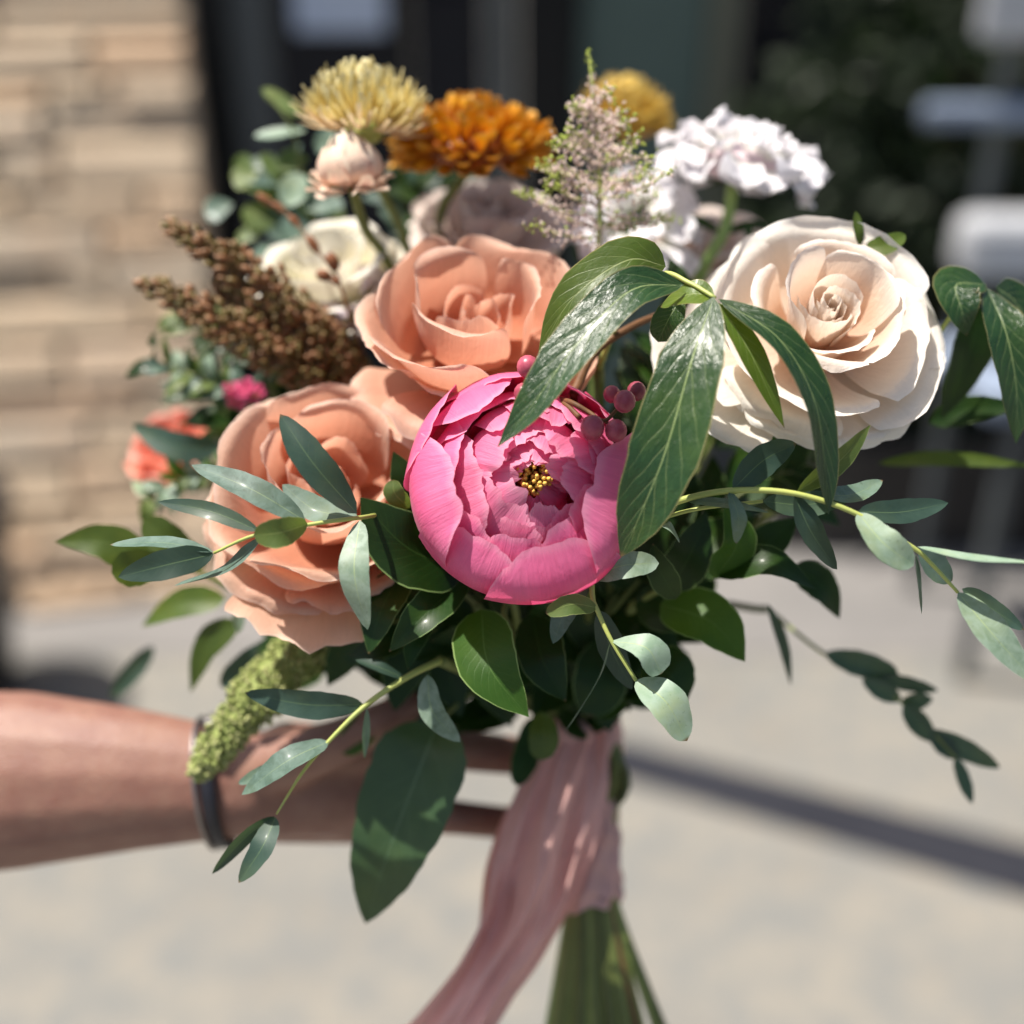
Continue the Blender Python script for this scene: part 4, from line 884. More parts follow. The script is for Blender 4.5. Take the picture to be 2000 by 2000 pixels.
sprig("eucalyptus_sprig", "grey-green eucalyptus sprig hanging down in front of the hand", "eucalyptus",
      [(860, 1290, 0.52), (799, 1320, 0.507), (716, 1376, 0.50), (642, 1448, 0.497), (590, 1510, 0.497), (540, 1590, 0.498)], [
    E3((710, 1376), (600, 1376), (478, 1353), 58, 'euc_dark', (0.50, 0.495, 0.497), nrm=(0, -0.1, 1)),
    E3((642, 1448), (560, 1487), (472, 1552), 60, 'euc', (0.497, 0.488, 0.492), nrm=(-0.2, 0.6, 0.8)),
    E((560, 1490), (464, 1531), 30, 'euc', 0.50, 0.502),
    E3((536, 1595), (480, 1635), (414, 1707), 34, 'euc_dark', (0.498, 0.495, 0.50), nrm=(0.4, -0.2, 0.9)),
    E3((538, 1596), (512, 1655), (466, 1724), 52, 'euc_dark', (0.498, 0.490, 0.492), nrm=(-0.3, 0.1, 0.95)),
    E((716, 1384), (712, 1482), 22, 'euc', 0.502, 0.51, nrm=(0.8, 0, 0.6)),
    E3((835, 1318), (845, 1390), (899, 1449), 50, 'euc_pale', (0.507, 0.503, 0.507), nrm=(-0.2, 0.5, 0.8)),
    E3((791, 1326), (745, 1305), (694, 1289), 34, 'euc_dark', (0.507, 0.503, 0.505), nrm=(0, 0.8, 0.5)),
], 0.0016, 0.0004, link=[(950, 1330, 0.58)])
sprig("eucalyptus_sprig", "short pale leaved eucalyptus sprig hanging below the pink peony", "eucalyptus",
      [(1150, 1060, 0.50), (1155, 1111, 0.486), (1157, 1166, 0.482), (1166, 1191, 0.48), (1194, 1251, 0.478), (1242, 1329, 0.478)], [
    E3((1158, 1127), (1215, 1105), (1287, 1100), 56, 'euc_pale', (0.483, 0.476, 0.478), shape='oval', nrm=(0, 0.3, 0.95)),
    E3((1166, 1187), (1118, 1180), (1066, 1198), 42, 'euc_olive', (0.48, 0.472, 0.472), shape='oval', nrm=(0, 0.1, 1)),
    E3((1155, 1129), (1110, 1180), (1080, 1257), 56, 'euc', (0.484, 0.488, 0.49), nrm=(-0.3, 0.4, 0.85)),
    E3((1194, 1252), (1262, 1265), (1292, 1316), 70, 'euc_pale', (0.478, 0.470, 0.472), shape='round', nrm=(0.2, 0.4, 0.9)),
    E3((1242, 1329), (1300, 1370), (1342, 1447), 80, 'euc_pale', (0.478, 0.470, 0.472), shape='oval', nrm=(0.3, 0.3, 0.9)),
    E3((1168, 1192), (1195, 1270), (1235, 1346), 58, 'euc_dark', (0.482, 0.492, 0.50), nrm=(0.2, 0.3, 0.95)),
    E3((1191, 1256), (1165, 1330), (1103, 1430), 26, 'euc', (0.48, 0.49, 0.505), nrm=(0.8, 0.2, 0.5)),
], 0.0013, 0.0008, link=[(1150, 1200, 0.56)])
sprig("eucalyptus_sprig", "long arching eucalyptus sprig reaching out under the cream rose", "eucalyptus",
      [(1230, 1030, 0.50), (1283, 999, 0.482), (1337, 975, 0.475), (1432, 958, 0.468), (1552, 964, 0.465), (1672, 1003, 0.463), (1784, 1070, 0.464), (1821, 1103, 0.466), (1871, 1157, 0.467)], [
    E3((1431, 956), (1490, 900), (1555, 866), 66, 'euc_dark', (0.468, 0.472, 0.478), nrm=(0.2, -0.1, 1)),
    E3((1556, 962), (1640, 900), (1700, 830), 50, 'euc_olive', (0.465, 0.466, 0.47), nrm=(0.1, -0.3, 0.95), shape='lance'),
    E3((1343, 979), (1420, 985), (1502, 1001), 36, 'euc', (0.475, 0.47, 0.474), nrm=(0, 0.8, 0.6)),
    E3((1426, 960), (1442, 1010), (1438, 1062), 38, 'euc', (0.468, 0.462, 0.466), nrm=(0.3, 0.2, 0.9)),
    E3((1552, 968), (1585, 1040), (1635, 1112), 58, 'euc_dark', (0.465, 0.468, 0.478), nrm=(0.3, 0.3, 0.9)),
    E3((1490, 979), (1580, 985), (1674, 962), 52, 'euc_dark', (0.474, 0.478, 0.482), nrm=(0, 0.2, 1)),
    E3((1614, 968), (1668, 965), (1724, 938), 46, 'euc', (0.472, 0.48, 0.488), nrm=(0, 0.5, 0.85)),
    E3((1676, 1001), (1725, 1060), (1785, 1104), 74, 'euc_pale', (0.463, 0.455, 0.458), shape='oval', nrm=(0.2, 0.2, 0.95)),
    E3((1676, 999), (1760, 1000), (1852, 982), 52, 'euc_dark', (0.466, 0.475, 0.485), nrm=(0, 0.3, 0.95)),
    E3((1792, 1068), (1900, 1090), (2030, 1100), 28, 'euc_pale', (0.464, 0.455, 0.45), nrm=(0.1, 0.85, 0.5)),
    E3((1871, 1157), (1940, 1240), (2020, 1330), 86, 'euc_pale', (0.467, 0.46, 0.462), shape='euc', nrm=(0.3, 0.3, 0.9)),
    E((1792, 1078), (1860, 1134), 62, 'euc', 0.470, 0.482, nrm=(0.2, 0.2, 0.95)),
    E((1788, 1082), (1800, 1200), 26, 'euc', 0.468, 0.475, nrm=(0.85, 0, 0.5)),
    E((1879, 1150), (2000, 1230), 44, 'euc_dark', 0.474, 0.485),
], 0.0016, 0.0007, link=[(1190, 1150, 0.56)])
stem(bpy.data.objects["eucalyptus_sprig.003"], [(1270, 1020, 0.487), (1357, 995, 0.478), (1490, 979, 0.474)], 0.0009, 0.0007)
sprig("eucalyptus_sprig", "small dark eucalyptus twig hanging free over the pale concrete", "eucalyptus",
      [(1500, 1190, 0.60), (1600, 1270, 0.585), (1689, 1318, 0.575), (1755, 1368, 0.57), (1813, 1422, 0.568), (1867, 1480, 0.568)], [
    E((1755, 1316), (1610, 1276), 56, 'euc_dark', 0.57, 0.575, nrm=(0, -0.2, 1)), E((1716, 1322), (1832, 1349), 34, 'euc_dark', 0.57, nrm=(0, -0.3, 1)),
    E((1759, 1368), (1684, 1326), 40, 'euc_dark', 0.57, nrm=(0, -0.3, 1)), E((1759, 1370), (1822, 1366), 36, 'euc_dark', 0.57, nrm=(0, -0.3, 1)), E((1765, 1376), (1825, 1450), 44, 'euc_dark', 0.568, nrm=(0, -0.3, 1)),
    E((1813, 1426), (1953, 1500), 46, 'euc_dark', 0.568, nrm=(0, -0.3, 1)), E((1865, 1480), (1899, 1570), 32, 'euc_dark', 0.568, nrm=(0.3, 0, 1)), E((1818, 1430), (1872, 1482), 40, 'euc_dark', 0.568, nrm=(0, -0.3, 1)),
], 0.0011, 0.0005, 'stem_g', link=[(1350, 1200, 0.61)])

# drooping pinnate leaves over the peony
o = empty("pinnate_leaf_sprig", P(1250, 700, 0.55), "drooping pinnate sprig with large glossy dark leaves over the peony", "foliage")
stem(o, [(1170, 720, 0.53), (1220, 600, 0.50), (1290, 536, 0.482), (1345, 552, 0.472), (1397, 582, 0.465)], 0.0014, 0.0008, 'stem_y')
bouquet_stem(o, (1170, 720, 0.53), 'stem_g', 0.002, [(1170, 900, 0.59)])
B3 = [(1335, 556, 0.470), (1230, 568, 0.462), (1120, 680, 0.456), (1040, 790, 0.455), (972, 873, 0.460)]
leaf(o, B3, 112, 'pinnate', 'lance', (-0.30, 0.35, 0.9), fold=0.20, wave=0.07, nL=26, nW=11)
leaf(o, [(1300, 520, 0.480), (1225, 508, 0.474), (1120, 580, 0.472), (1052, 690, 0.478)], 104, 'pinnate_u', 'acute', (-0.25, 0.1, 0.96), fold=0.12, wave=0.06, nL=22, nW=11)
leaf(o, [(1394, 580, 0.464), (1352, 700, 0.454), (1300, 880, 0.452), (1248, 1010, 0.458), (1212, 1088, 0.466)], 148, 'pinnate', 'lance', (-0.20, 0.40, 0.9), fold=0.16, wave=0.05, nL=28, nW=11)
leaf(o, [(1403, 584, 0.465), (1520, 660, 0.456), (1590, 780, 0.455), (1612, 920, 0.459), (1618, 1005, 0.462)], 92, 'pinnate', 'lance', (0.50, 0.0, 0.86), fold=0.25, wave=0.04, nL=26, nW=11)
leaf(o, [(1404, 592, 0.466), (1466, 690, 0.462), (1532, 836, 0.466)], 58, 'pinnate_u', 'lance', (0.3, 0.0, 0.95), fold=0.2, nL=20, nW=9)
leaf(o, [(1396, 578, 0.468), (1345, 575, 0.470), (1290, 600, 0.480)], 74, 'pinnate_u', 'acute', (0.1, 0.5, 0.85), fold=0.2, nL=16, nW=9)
leaf(o, [(1330, 580, 0.485), (1305, 625, 0.485), (1285, 668, 0.490)], 62, 'pinnate', 'oval', (0, 0.1, 1), fold=0.1, nL=14, nW=9)
# the other pinnate group at the right
o = empty("pinnate_leaf_sprig", P(1700, 800, 0.55), "pinnate sprig of dark toothless leaves hanging beyond the cream rose", "foliage")
stem(o, [(1640, 900, 0.57), (1760, 760, 0.55), (1880, 590, 0.53), (1925, 561, 0.52)], 0.0014, 0.0008, 'stem_g')
bouquet_stem(o, (1640, 900, 0.57), 'stem_g', 0.002, [(1400, 1100, 0.61)])
leaf(o, [(1925, 556, 0.52), (1868, 556, 0.512), (1878, 605, 0.508), (1888, 655, 0.512)], 92, 'pinnate', 'acute', (-0.1, 0.55, 0.8), fold=0.2, nL=20, nW=9)
leaf(o, [(1928, 563, 0.52), (1965, 650, 0.508), (1985, 760, 0.508), (1984, 866, 0.512)], 108, 'pinnate', 'lance', (0.2, 0.4, 0.9), fold=0.2, nL=22, nW=11)
leaf(o, [(1915, 600, 0.54), (1890, 700, 0.545), (1838, 820, 0.555)], 96, 'ruscus', 'lance', (0.3, -0.2, 0.95))
leaf(o, [(1815, 825, 0.56), (1890, 800, 0.555), (2000, 790, 0.55)], 58, 'ruscus', 'lance', (0, 0, 1))
leaf(o, [(1715, 905, 0.565), (1850, 896, 0.56), (2030, 912, 0.555)], 34, 'olive_leaf', 'lance', (0, 0.3, 0.95))
leaf(o, [(1945, 560, 0.525), (1990, 600, 0.53), (2040, 720, 0.53)], 90, 'pinnate', 'lance', (0.3, 0.4, 0.9), nL=18, nW=9)
# tip of greenery on top of the cream rose
o = empty("leaf_tip_sprig", P(1684, 487, 0.52), "two small olive leaves poking up behind the top of the cream rose", "foliage")
leaf(o, [(1684, 487, 0.515), (1725, 480, 0.512), (1768, 458, 0.515)], 42, 'olive_leaf', 'oval', (0, 0.2, 0.95)); leaf(o, [(1682, 482, 0.515), (1676, 450, 0.513), (1672, 413, 0.515)], 22, 'olive_leaf', 'oval', (0.3, 0, 0.95))
bouquet_stem(o, (1684, 490, 0.516), 'stem_l', 0.001, [(1690, 560, 0.57), (1500, 900, 0.61)])

# pink pepper berries
o = empty("pepper_berry_sprig", P(1116, 760, 0.50), "pink pepper berries on thin brown twigs over the peony", "berries")
stem(o, [(1075, 775, 0.50), (1116, 786, 0.482), (1150, 805, 0.478), (1180, 822, 0.475), (1205, 800, 0.475), (1222, 786, 0.474)], 0.0012, 0.0006, 'stem_b')
stem(o, [(1075, 775, 0.50), (1105, 790, 0.485), (1132, 815, 0.478)], 0.001, 0.0012, 'stem_b'); stem(o, [(1060, 800, 0.51), (1035, 770, 0.485), (1028, 720, 0.482)], 0.0008, 0.0006, 'stem_b')
stem(o, [(1120, 770, 0.50), (1160, 690, 0.51), (1230, 640, 0.515), (1300, 610, 0.53)], 0.0022, 0.0014, 'stem_b'); stem(o, [(1180, 822, 0.475), (1200, 838, 0.474)], 0.0006, 0.0006, 'stem_b'); stem(o, [(1170, 815, 0.476), (1158, 832, 0.474)], 0.0006, 0.0006, 'stem_b')
for (u, v_, d_, rr_) in [(1031, 716, .48, 22), (1023, 768, .482, 20), (1220, 784, .470, 22), (1243, 764, .482, 19), (1157, 835, .470, 24), (1203, 841, .472, 22), (1085, 640, .50, 15), (1195, 770, .488, 17)]:
    Vv, ff = blob_geo(14, 10); Vv = Vv * px2m(rr_, d_) * np.array([1, 1.05, 1]); b_ = mk("berry", PP((u, v_, d_)) + Vv, ff, M['berry'], o)
bouquet_stem(o, (1120, 770, 0.50), 'stem_b', 0.0014, [(1140, 900, 0.58)])

# glossy ruscus around the peony
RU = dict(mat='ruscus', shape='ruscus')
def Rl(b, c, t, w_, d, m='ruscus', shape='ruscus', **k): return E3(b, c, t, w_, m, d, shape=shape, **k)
sprig("ruscus_sprig", "glossy dark green ruscus leaves fanned out below the lower apricot rose beside the peony", "foliage",
      [(930, 1180, 0.54), (860, 1110, 0.53), (800, 1000, 0.525), (770, 930, 0.52)], [
    Rl((905, 1120), (790, 1065), (704, 972), 150, (0.515, 0.497, 0.492), nrm=(-0.3, 0.45, 0.85), fold=0.1),
    Rl((850, 1010), (800, 945), (768, 882), 74, (0.512, 0.503, 0.500), nrm=(-0.3, 0.2, 0.9)),
    Rl((800, 992), (772, 965), (767, 937), 46, (0.50, 0.494, 0.494), 'euc_olive', 'oval', nrm=(-0.3, 0.1, 0.95)),
    Rl((910, 1130), (830, 1200), (760, 1273), 84, (0.515, 0.497, 0.497), nrm=(0.3, 0.6, 0.7), fold=0.35),
    Rl((790, 1110), (745, 1190), (720, 1277), 92, (0.520, 0.505, 0.503), nrm=(-0.2, 0.4, 0.9)),
    Rl((850, 1180), (810, 1250), (797, 1308), 46, (0.520, 0.511, 0.508), nrm=(0.3, 0.4, 0.85)),
    Rl((840, 1120), (780, 1130), (735, 1150), 120, (0.530, 0.523, 0.52), nrm=(-0.1, 0.3, 0.95)),
], 0.0016, 0.001, 'stem_g', link=[(1000, 1300, 0.59)])
sprig("ruscus_sprig", "bright green ruscus leaf with pale rim hanging straight under the peony", "foliage",
      [(1000, 1160, 0.53), (985, 1200, 0.52), (1010, 1260, 0.52)], [
    Rl((940, 1190), (955, 1300), (1032, 1400), 128, (0.512, 0.494, 0.492), 'ruscus_b', nrm=(-0.15, 0.35, 0.93), fold=0.22),
    Rl((1040, 1200), (1060, 1290), (1105, 1370), 100, (0.525, 0.512, 0.510), nrm=(0.1, 0.1, 1), fold=0.18),
    Rl((1055, 1390), (1062, 1440), (1054, 1485), 62, (0.55, 0.545, 0.545), 'olive_leaf', 'oval'),
    Rl((1040, 1400), (1030, 1470), (1008, 1535), 56, (0.58, 0.575, 0.57), 'ruscus', 'oval'),
    Rl((1180, 1250), (1175, 1320), (1150, 1400), 110, (0.56, 0.55, 0.55), 'ruscus', 'oval', nrm=(0, 0, 1)),
], 0.0016, 0.001, 'stem_g', link=[(1040, 1330, 0.59)])
sprig("ruscus_sprig", "dark glossy ruscus leaves spreading under the arching eucalyptus sprig", "foliage",
      [(1240, 1180, 0.55), (1330, 1130, 0.53), (1430, 1100, 0.525), (1540, 1100, 0.53)], [
    Rl((1400, 1120), (1500, 1098), (1594, 1150), 74, (0.52, 0.507, 0.51), nrm=(0.1, 0.6, 0.8), fold=0.2),
    Rl((1550, 1105), (1610, 1150), (1640, 1208), 70, (0.54, 0.54, 0.545), nrm=(0.5, -0.2, 0.85)),
    Rl((1290, 1180), (1390, 1215), (1455, 1292), 120, (0.53, 0.517, 0.515), 'ruscus_b', nrm=(0.1, 0.3, 0.95), fold=0.2),
    Rl((1262, 1290), (1310, 1320), (1340, 1375), 110, (0.54, 0.53, 0.53), nrm=(0.2, 0.1, 0.95)),
    Rl((1320, 1170), (1290, 1115), (1275, 1062), 60, (0.51, 0.50, 0.498), nrm=(-0.3, 0.2, 0.9)),
    Rl((1395, 1130), (1440, 1060), (1415, 985), 84, (0.52, 0.507, 0.505), 'ruscus_b', nrm=(0.3, 0.2, 0.9)),
    Rl((1310, 1150), (1350, 1080), (1380, 1000), 90, (0.525, 0.515, 0.512), nrm=(0.0, 0.2, 0.95)),
    Rl((1430, 1110), (1500, 1060), (1560, 1010), 80, (0.535, 0.53, 0.53), nrm=(0.0, 0.2, 0.95)),
    Rl((1500, 1180), (1530, 1260), (1545, 1340), 24, (0.55, 0.56, 0.57), 'euc_dark', 'lance'),
    Rl((1240, 1180), (1330, 1190), (1420, 1180), 110, (0.545, 0.54, 0.54), nrm=(0.0, 0.3, 0.95)),
    Rl((1265, 1040), (1300, 1026), (1328, 1060), 34, (0.49, 0.482, 0.484), 'euc_pale', 'oval', nrm=(0.2, 0.85, 0.4)),
], 0.0016, 0.001, 'stem_g', link=[(1180, 1300, 0.60)])
sprig("olive_leaf_sprig", "olive green leaves at the outer edge under the long eucalyptus leaves", "foliage",
      [(560, 1190, 0.58), (470, 1160, 0.57), (370, 1110, 0.56), (280, 1095, 0.55)], [
    Rl((300, 1110), (210, 1060), (108, 1058), 80, (0.545, 0.54, 0.535), 'olive_leaf', nrm=(0, 0.2, 0.95)),
    Rl((400, 1110), (330, 1060), (282, 1012), 72, (0.55, 0.545, 0.545), 'olive_leaf', 'oval', nrm=(0.1, 0.1, 1)),
    Rl((330, 1100), (260, 1110), (218, 1120), 74, (0.53, 0.52, 0.515), 'olive_leaf', 'oval', nrm=(0, 0, 1)),
    Rl((440, 1170), (350, 1180), (277, 1224), 62, (0.58, 0.585, 0.59), 'olive_leaf', nrm=(0, 0.3, 0.95)),
    Rl((465, 1215), (405, 1260), (372, 1352), 62, (0.58, 0.585, 0.59), 'olive_leaf', nrm=(-0.2, 0, 1)),
    Rl((590, 1240), (510, 1290), (430, 1340), 72, (0.58, 0.585, 0.59), 'euc_dark', 'oval', nrm=(0, 0.1, 1)),
    Rl((300, 1262), (262, 1310), (217, 1362), 40, (0.64, 0.645, 0.65), 'euc_dark', 'oval', nrm=(0, 0, 1)),
    Rl((484, 1170), (468, 1190), (466, 1237), 28, (0.565, 0.56, 0.56), 'euc_pale', 'oval', nrm=(0.5, 0, 0.85)),
    Rl((520, 1190), (560, 1270), (540, 1330), 80, (0.60, 0.60, 0.60), 'ruscus', 'oval', nrm=(0, 0, 1)),
    Rl((640, 1230), (600, 1290), (560, 1340), 90, (0.60, 0.60, 0.60), 'ruscus', 'oval', nrm=(0, 0, 1)),
], 0.0014, 0.0008, 'stem_g', link=[(800, 1300, 0.60)])
sprig("ruscus_sprig", "dark ruscus leaves filling the space between the amaranth spike and the peony", "foliage",
      [(960, 1240, 0.57), (860, 1230, 0.56), (740, 1210, 0.555), (640, 1200, 0.56)], [
    Rl((860, 1220), (800, 1170), (720, 1140), 96, (0.55, 0.545, 0.545)), Rl((760, 1210), (680, 1190), (600, 1215), 90, (0.555, 0.55, 0.555)), Rl((740, 1220), (680, 1270), (640, 1340), 84, (0.555, 0.555, 0.56)),
    Rl((840, 1240), (790, 1310), (770, 1390), 92, (0.56, 0.56, 0.56)), Rl((900, 1240), (880, 1320), (900, 1400), 90, (0.56, 0.56, 0.56)), Rl((660, 1200), (580, 1220), (500, 1280), 70, (0.565, 0.57, 0.575)),
    Rl((700, 1190), (620, 1150), (540, 1150), 70, (0.56, 0.565, 0.57)), Rl((950, 1250), (960, 1330), (1000, 1420), 90, (0.57, 0.57, 0.575)), Rl((800, 1230), (740, 1260), (680, 1280), 70, (0.545, 0.54, 0.545))], 0.0014, 0.001, 'stem_g', link=[(1050, 1330, 0.60)])
sprig("ruscus_sprig", "dark ruscus leaves crowded around the neck of the bouquet above the ribbon", "foliage",
      [(1140, 1330, 0.585), (1150, 1260, 0.57), (1200, 1190, 0.56), (1260, 1120, 0.555)], [
    Rl((1150, 1260), (1090, 1250), (1030, 1220), 90, (0.57, 0.56, 0.555)), Rl((1160, 1250), (1200, 1310), (1230, 1390), 90, (0.565, 0.56, 0.565)), Rl((1190, 1200), (1260, 1220), (1330, 1270), 84, (0.56, 0.55, 0.55)), Rl((1140, 1310), (1080, 1350), (1040, 1400), 90, (0.58, 0.575, 0.57)),
    Rl((1250, 1130), (1330, 1110), (1420, 1120), 90, (0.555, 0.55, 0.55)), Rl((1230, 1150), (1200, 1080), (1210, 1010), 80, (0.555, 0.55, 0.55)), Rl((1140, 1320), (1180, 1370), (1190, 1430), 84, (0.58, 0.575, 0.575)), Rl((1260, 1120), (1300, 1040), (1370, 960), 90, (0.555, 0.55, 0.548)),
    Rl((1150, 1270), (1130, 1180), (1090, 1120), 80, (0.565, 0.56, 0.56)), Rl((1180, 1260), (1260, 1290), (1300, 1350), 80, (0.565, 0.56, 0.56)), Rl((1300, 1090), (1400, 1050), (1480, 1010), 84, (0.555, 0.55, 0.548))], 0.0014, 0.001, 'stem_g', link=[])
# lemon leaf hanging over the hand
sprig("lemon_leaf_sprig", "big matte green lemon leaf hanging in front of the hand and wrist", "foliage", [(960, 1330, 0.575), (900, 1370, 0.562), (852, 1415, 0.552)], [
    ([(855, 1412, 0.553), (820, 1500, 0.545), (760, 1660, 0.545), (714, 1803, 0.553)], 196, dict(mat='salal', shape='salal', nrm=(-0.15, 0.15, 0.97), fold=0.16, nL=24, nW=11)),
    ([(745, 1395, 0.575), (705, 1430, 0.57), (668, 1472, 0.57)], 66, dict(mat='ruscus_b', shape='oval')),
    ([(845, 1390, 0.575), (830, 1440, 0.57), (850, 1490, 0.57)], 60, dict(mat='euc_dark', shape='oval')),
], 0.0012, 0.001, 'stem_g', link=[(1050, 1330, 0.60)])
# pale eucalyptus at the back left
sprig("eucalyptus_sprig", "soft focus round leaved eucalyptus spray beside the strawflower and the dark door", "eucalyptus",
      [(720, 560, 0.65), (620, 450, 0.64), (590, 350, 0.635), (570, 250, 0.63), (520, 180, 0.63)], [
    E((588, 226), (512, 172), 32, 'euc_olive', 0.632, shape='oval'), E((597, 255), (497, 266), 36, 'euc_pale', 0.63, shape='oval', nrm=(0, .6, .7)), E((604, 310), (545, 318), 50, 'euc_olive', 0.635, shape='round'),
    E((505, 335), (455, 358), 56, 'euc_olive', 0.65, shape='round'), E((556, 402), (592, 340), 62, 'euc_pale', 0.63, shape='oval'), E((585, 395), (672, 400), 50, 'euc', 0.632, shape='oval'),
    E((455, 398), (400, 418), 56, 'euc', 0.66, shape='round'), E((540, 440), (476, 405), 64, 'euc_olive', 0.65, shape='oval'), E((520, 440), (462, 470), 36, 'euc_olive', 0.65, shape='oval'), E((600, 470), (560, 420), 60, 'euc', 0.645, shape='oval'),
    E((640, 420), (600, 360), 54, 'euc', 0.64, shape='oval'), E((620, 300), (650, 250), 40, 'euc', 0.64, shape='oval'), E((560, 510), (490, 500), 60, 'euc', 0.62, shape='oval'), E((610, 430), (660, 470), 56, 'euc_dark', 0.65, shape='oval'),
    E((480, 300), (470, 345), 40, 'euc_olive', 0.655, shape='oval'), E((560, 360), (510, 300), 34, 'euc_olive', 0.64, shape='oval')], 0.0012, 0.0006, 'stem_g', link=[(850, 900, 0.66)])

# procedural filler greenery: stems that fan out of the handle behind the flowers
def filler(label, path, n, L, w_, mats, seed, name="greenery_sprig", spread=1.0, shape='ruscus'):
    r = random.Random(seed); o = empty(name, PP(path[0]), label, "foliage")
    pts = spline([PP(q) for q in path], 24); tube("stem", pts, np.linspace(0.0014, 0.0006, 24), M['stem_g'], o, 6)
    bouquet_stem(o, path[0], 'stem_g', 0.0018, [])
    for k in range(n):
        i = int(3 + 20 * (k + 0.5) / n); p = pts[i]; T = unit(pts[min(i + 1, 23)] - pts[i - 1]); s_ = (-1) ** k
        perp = unit(np.cross(T, (0, 0, 1))) * s_ * spread
        dv = unit(T * r.uniform(0.35, 0.9) + perp * r.uniform(0.5, 1.0) + np.array([r.gauss(0, .15), r.gauss(0, .15), r.gauss(0, .35)]))
        q = p + dv * px2m(L, 0.6) * r.uniform(0.75, 1.2); m_ = (p + q) / 2 + np.array([0, 0.0, 0.003])
        c = [(1000 + z_[0] * F / -z_[2], 1000 - z_[1] * F / -z_[2], -z_[2]) for z_ in (p, m_, q)]
        leaf(o, c, w_ * r.uniform(0.8, 1.2), r.choice(mats), shape, (r.gauss(0, .35), 0.35 + r.gauss(0, .3), 0.9), nL=9, nW=5)
    return o
filler("small leaved variegated greenery with tiny pink blossoms beside the seed head", [(640, 830, 0.60), (520, 780, 0.60), (400, 740, 0.605), (290, 700, 0.61)], 30, 66, 26, ('euc_pale', 'euc_olive', 'euc', 'ruscus'), 1, "variegated_sprig")
filler("small leaved greenery curling around the coral rose", [(560, 960, 0.60), (440, 930, 0.60), (370, 930, 0.60), (270, 985, 0.60)], 28, 56, 24, ('euc_pale', 'euc_olive', 'ruscus_b'), 2, "variegated_sprig")
filler("thin green leaves in the gap under the seed head", [(620, 800, 0.615), (480, 690, 0.615), (330, 610, 0.62)], 24, 64, 24, ('euc_olive', 'ruscus', 'euc_pale'), 3, "variegated_sprig")
filler("dusky olive leaves crowded behind the coral rose and seed head", [(640, 900, 0.625), (520, 860, 0.625), (430, 800, 0.625), (380, 720, 0.63)], 26, 84, 40, ('ruscus', 'euc_olive', 'euc_dark', 'olive_leaf'), 4, "variegated_sprig")
filler("dusky rounded leaves behind the ivory rose and strawflower stems", [(760, 640, 0.655), (660, 520, 0.655), (590, 420, 0.655), (540, 330, 0.655)], 24, 90, 56, ('euc_olive', 'euc', 'euc_dark', 'olive_leaf'), 5, "rounded_leaf_sprig")
filler("dusky leaves showing between the chrysanthemum and strawflower stems", [(880, 640, 0.66), (830, 500, 0.66), (800, 410, 0.66), (780, 340, 0.66)], 18, 90, 50, ('ruscus', 'euc_dark'), 6, "rounded_leaf_sprig")
leaf(bpy.data.objects["variegated_sprig.001"], [(432, 872, 0.60), (350, 872, 0.595), (258, 830, 0.60)], 60, 'euc_dark', 'euc', (0, -0.1, 1))
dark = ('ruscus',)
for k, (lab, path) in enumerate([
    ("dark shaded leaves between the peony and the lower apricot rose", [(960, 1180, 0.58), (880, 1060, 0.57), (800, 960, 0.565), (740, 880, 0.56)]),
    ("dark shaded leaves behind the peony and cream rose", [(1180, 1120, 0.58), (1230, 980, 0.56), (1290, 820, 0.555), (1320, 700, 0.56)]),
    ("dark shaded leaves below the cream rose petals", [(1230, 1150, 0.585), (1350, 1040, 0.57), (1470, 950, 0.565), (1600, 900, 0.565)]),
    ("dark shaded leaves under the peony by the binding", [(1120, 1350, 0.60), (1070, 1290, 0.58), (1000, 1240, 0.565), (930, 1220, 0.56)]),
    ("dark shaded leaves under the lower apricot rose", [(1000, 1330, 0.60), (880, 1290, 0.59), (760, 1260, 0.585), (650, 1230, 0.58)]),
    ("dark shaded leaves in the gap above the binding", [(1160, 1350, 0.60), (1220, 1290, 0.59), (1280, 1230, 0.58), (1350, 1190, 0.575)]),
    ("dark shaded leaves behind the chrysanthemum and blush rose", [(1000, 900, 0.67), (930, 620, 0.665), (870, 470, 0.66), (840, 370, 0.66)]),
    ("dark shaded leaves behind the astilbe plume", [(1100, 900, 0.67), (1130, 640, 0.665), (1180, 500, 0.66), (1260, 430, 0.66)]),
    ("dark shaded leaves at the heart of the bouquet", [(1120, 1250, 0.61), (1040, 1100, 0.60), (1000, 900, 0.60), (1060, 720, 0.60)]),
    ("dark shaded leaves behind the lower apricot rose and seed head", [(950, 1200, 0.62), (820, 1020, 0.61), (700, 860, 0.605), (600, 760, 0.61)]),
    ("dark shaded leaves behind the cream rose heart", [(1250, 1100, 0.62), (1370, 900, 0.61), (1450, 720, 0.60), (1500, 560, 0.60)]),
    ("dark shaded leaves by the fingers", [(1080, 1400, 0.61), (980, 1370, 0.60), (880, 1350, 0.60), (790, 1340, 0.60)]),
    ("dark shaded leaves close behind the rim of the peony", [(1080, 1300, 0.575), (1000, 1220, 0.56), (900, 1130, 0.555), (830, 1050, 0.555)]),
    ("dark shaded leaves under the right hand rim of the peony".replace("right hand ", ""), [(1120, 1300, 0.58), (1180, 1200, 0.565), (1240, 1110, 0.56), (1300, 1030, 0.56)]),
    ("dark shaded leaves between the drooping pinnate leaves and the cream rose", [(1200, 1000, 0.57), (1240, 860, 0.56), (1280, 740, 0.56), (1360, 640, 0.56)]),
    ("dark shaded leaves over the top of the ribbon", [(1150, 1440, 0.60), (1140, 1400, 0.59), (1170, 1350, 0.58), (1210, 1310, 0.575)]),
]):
    filler(lab, path, 14, 130, 64, dark, 30 + k)
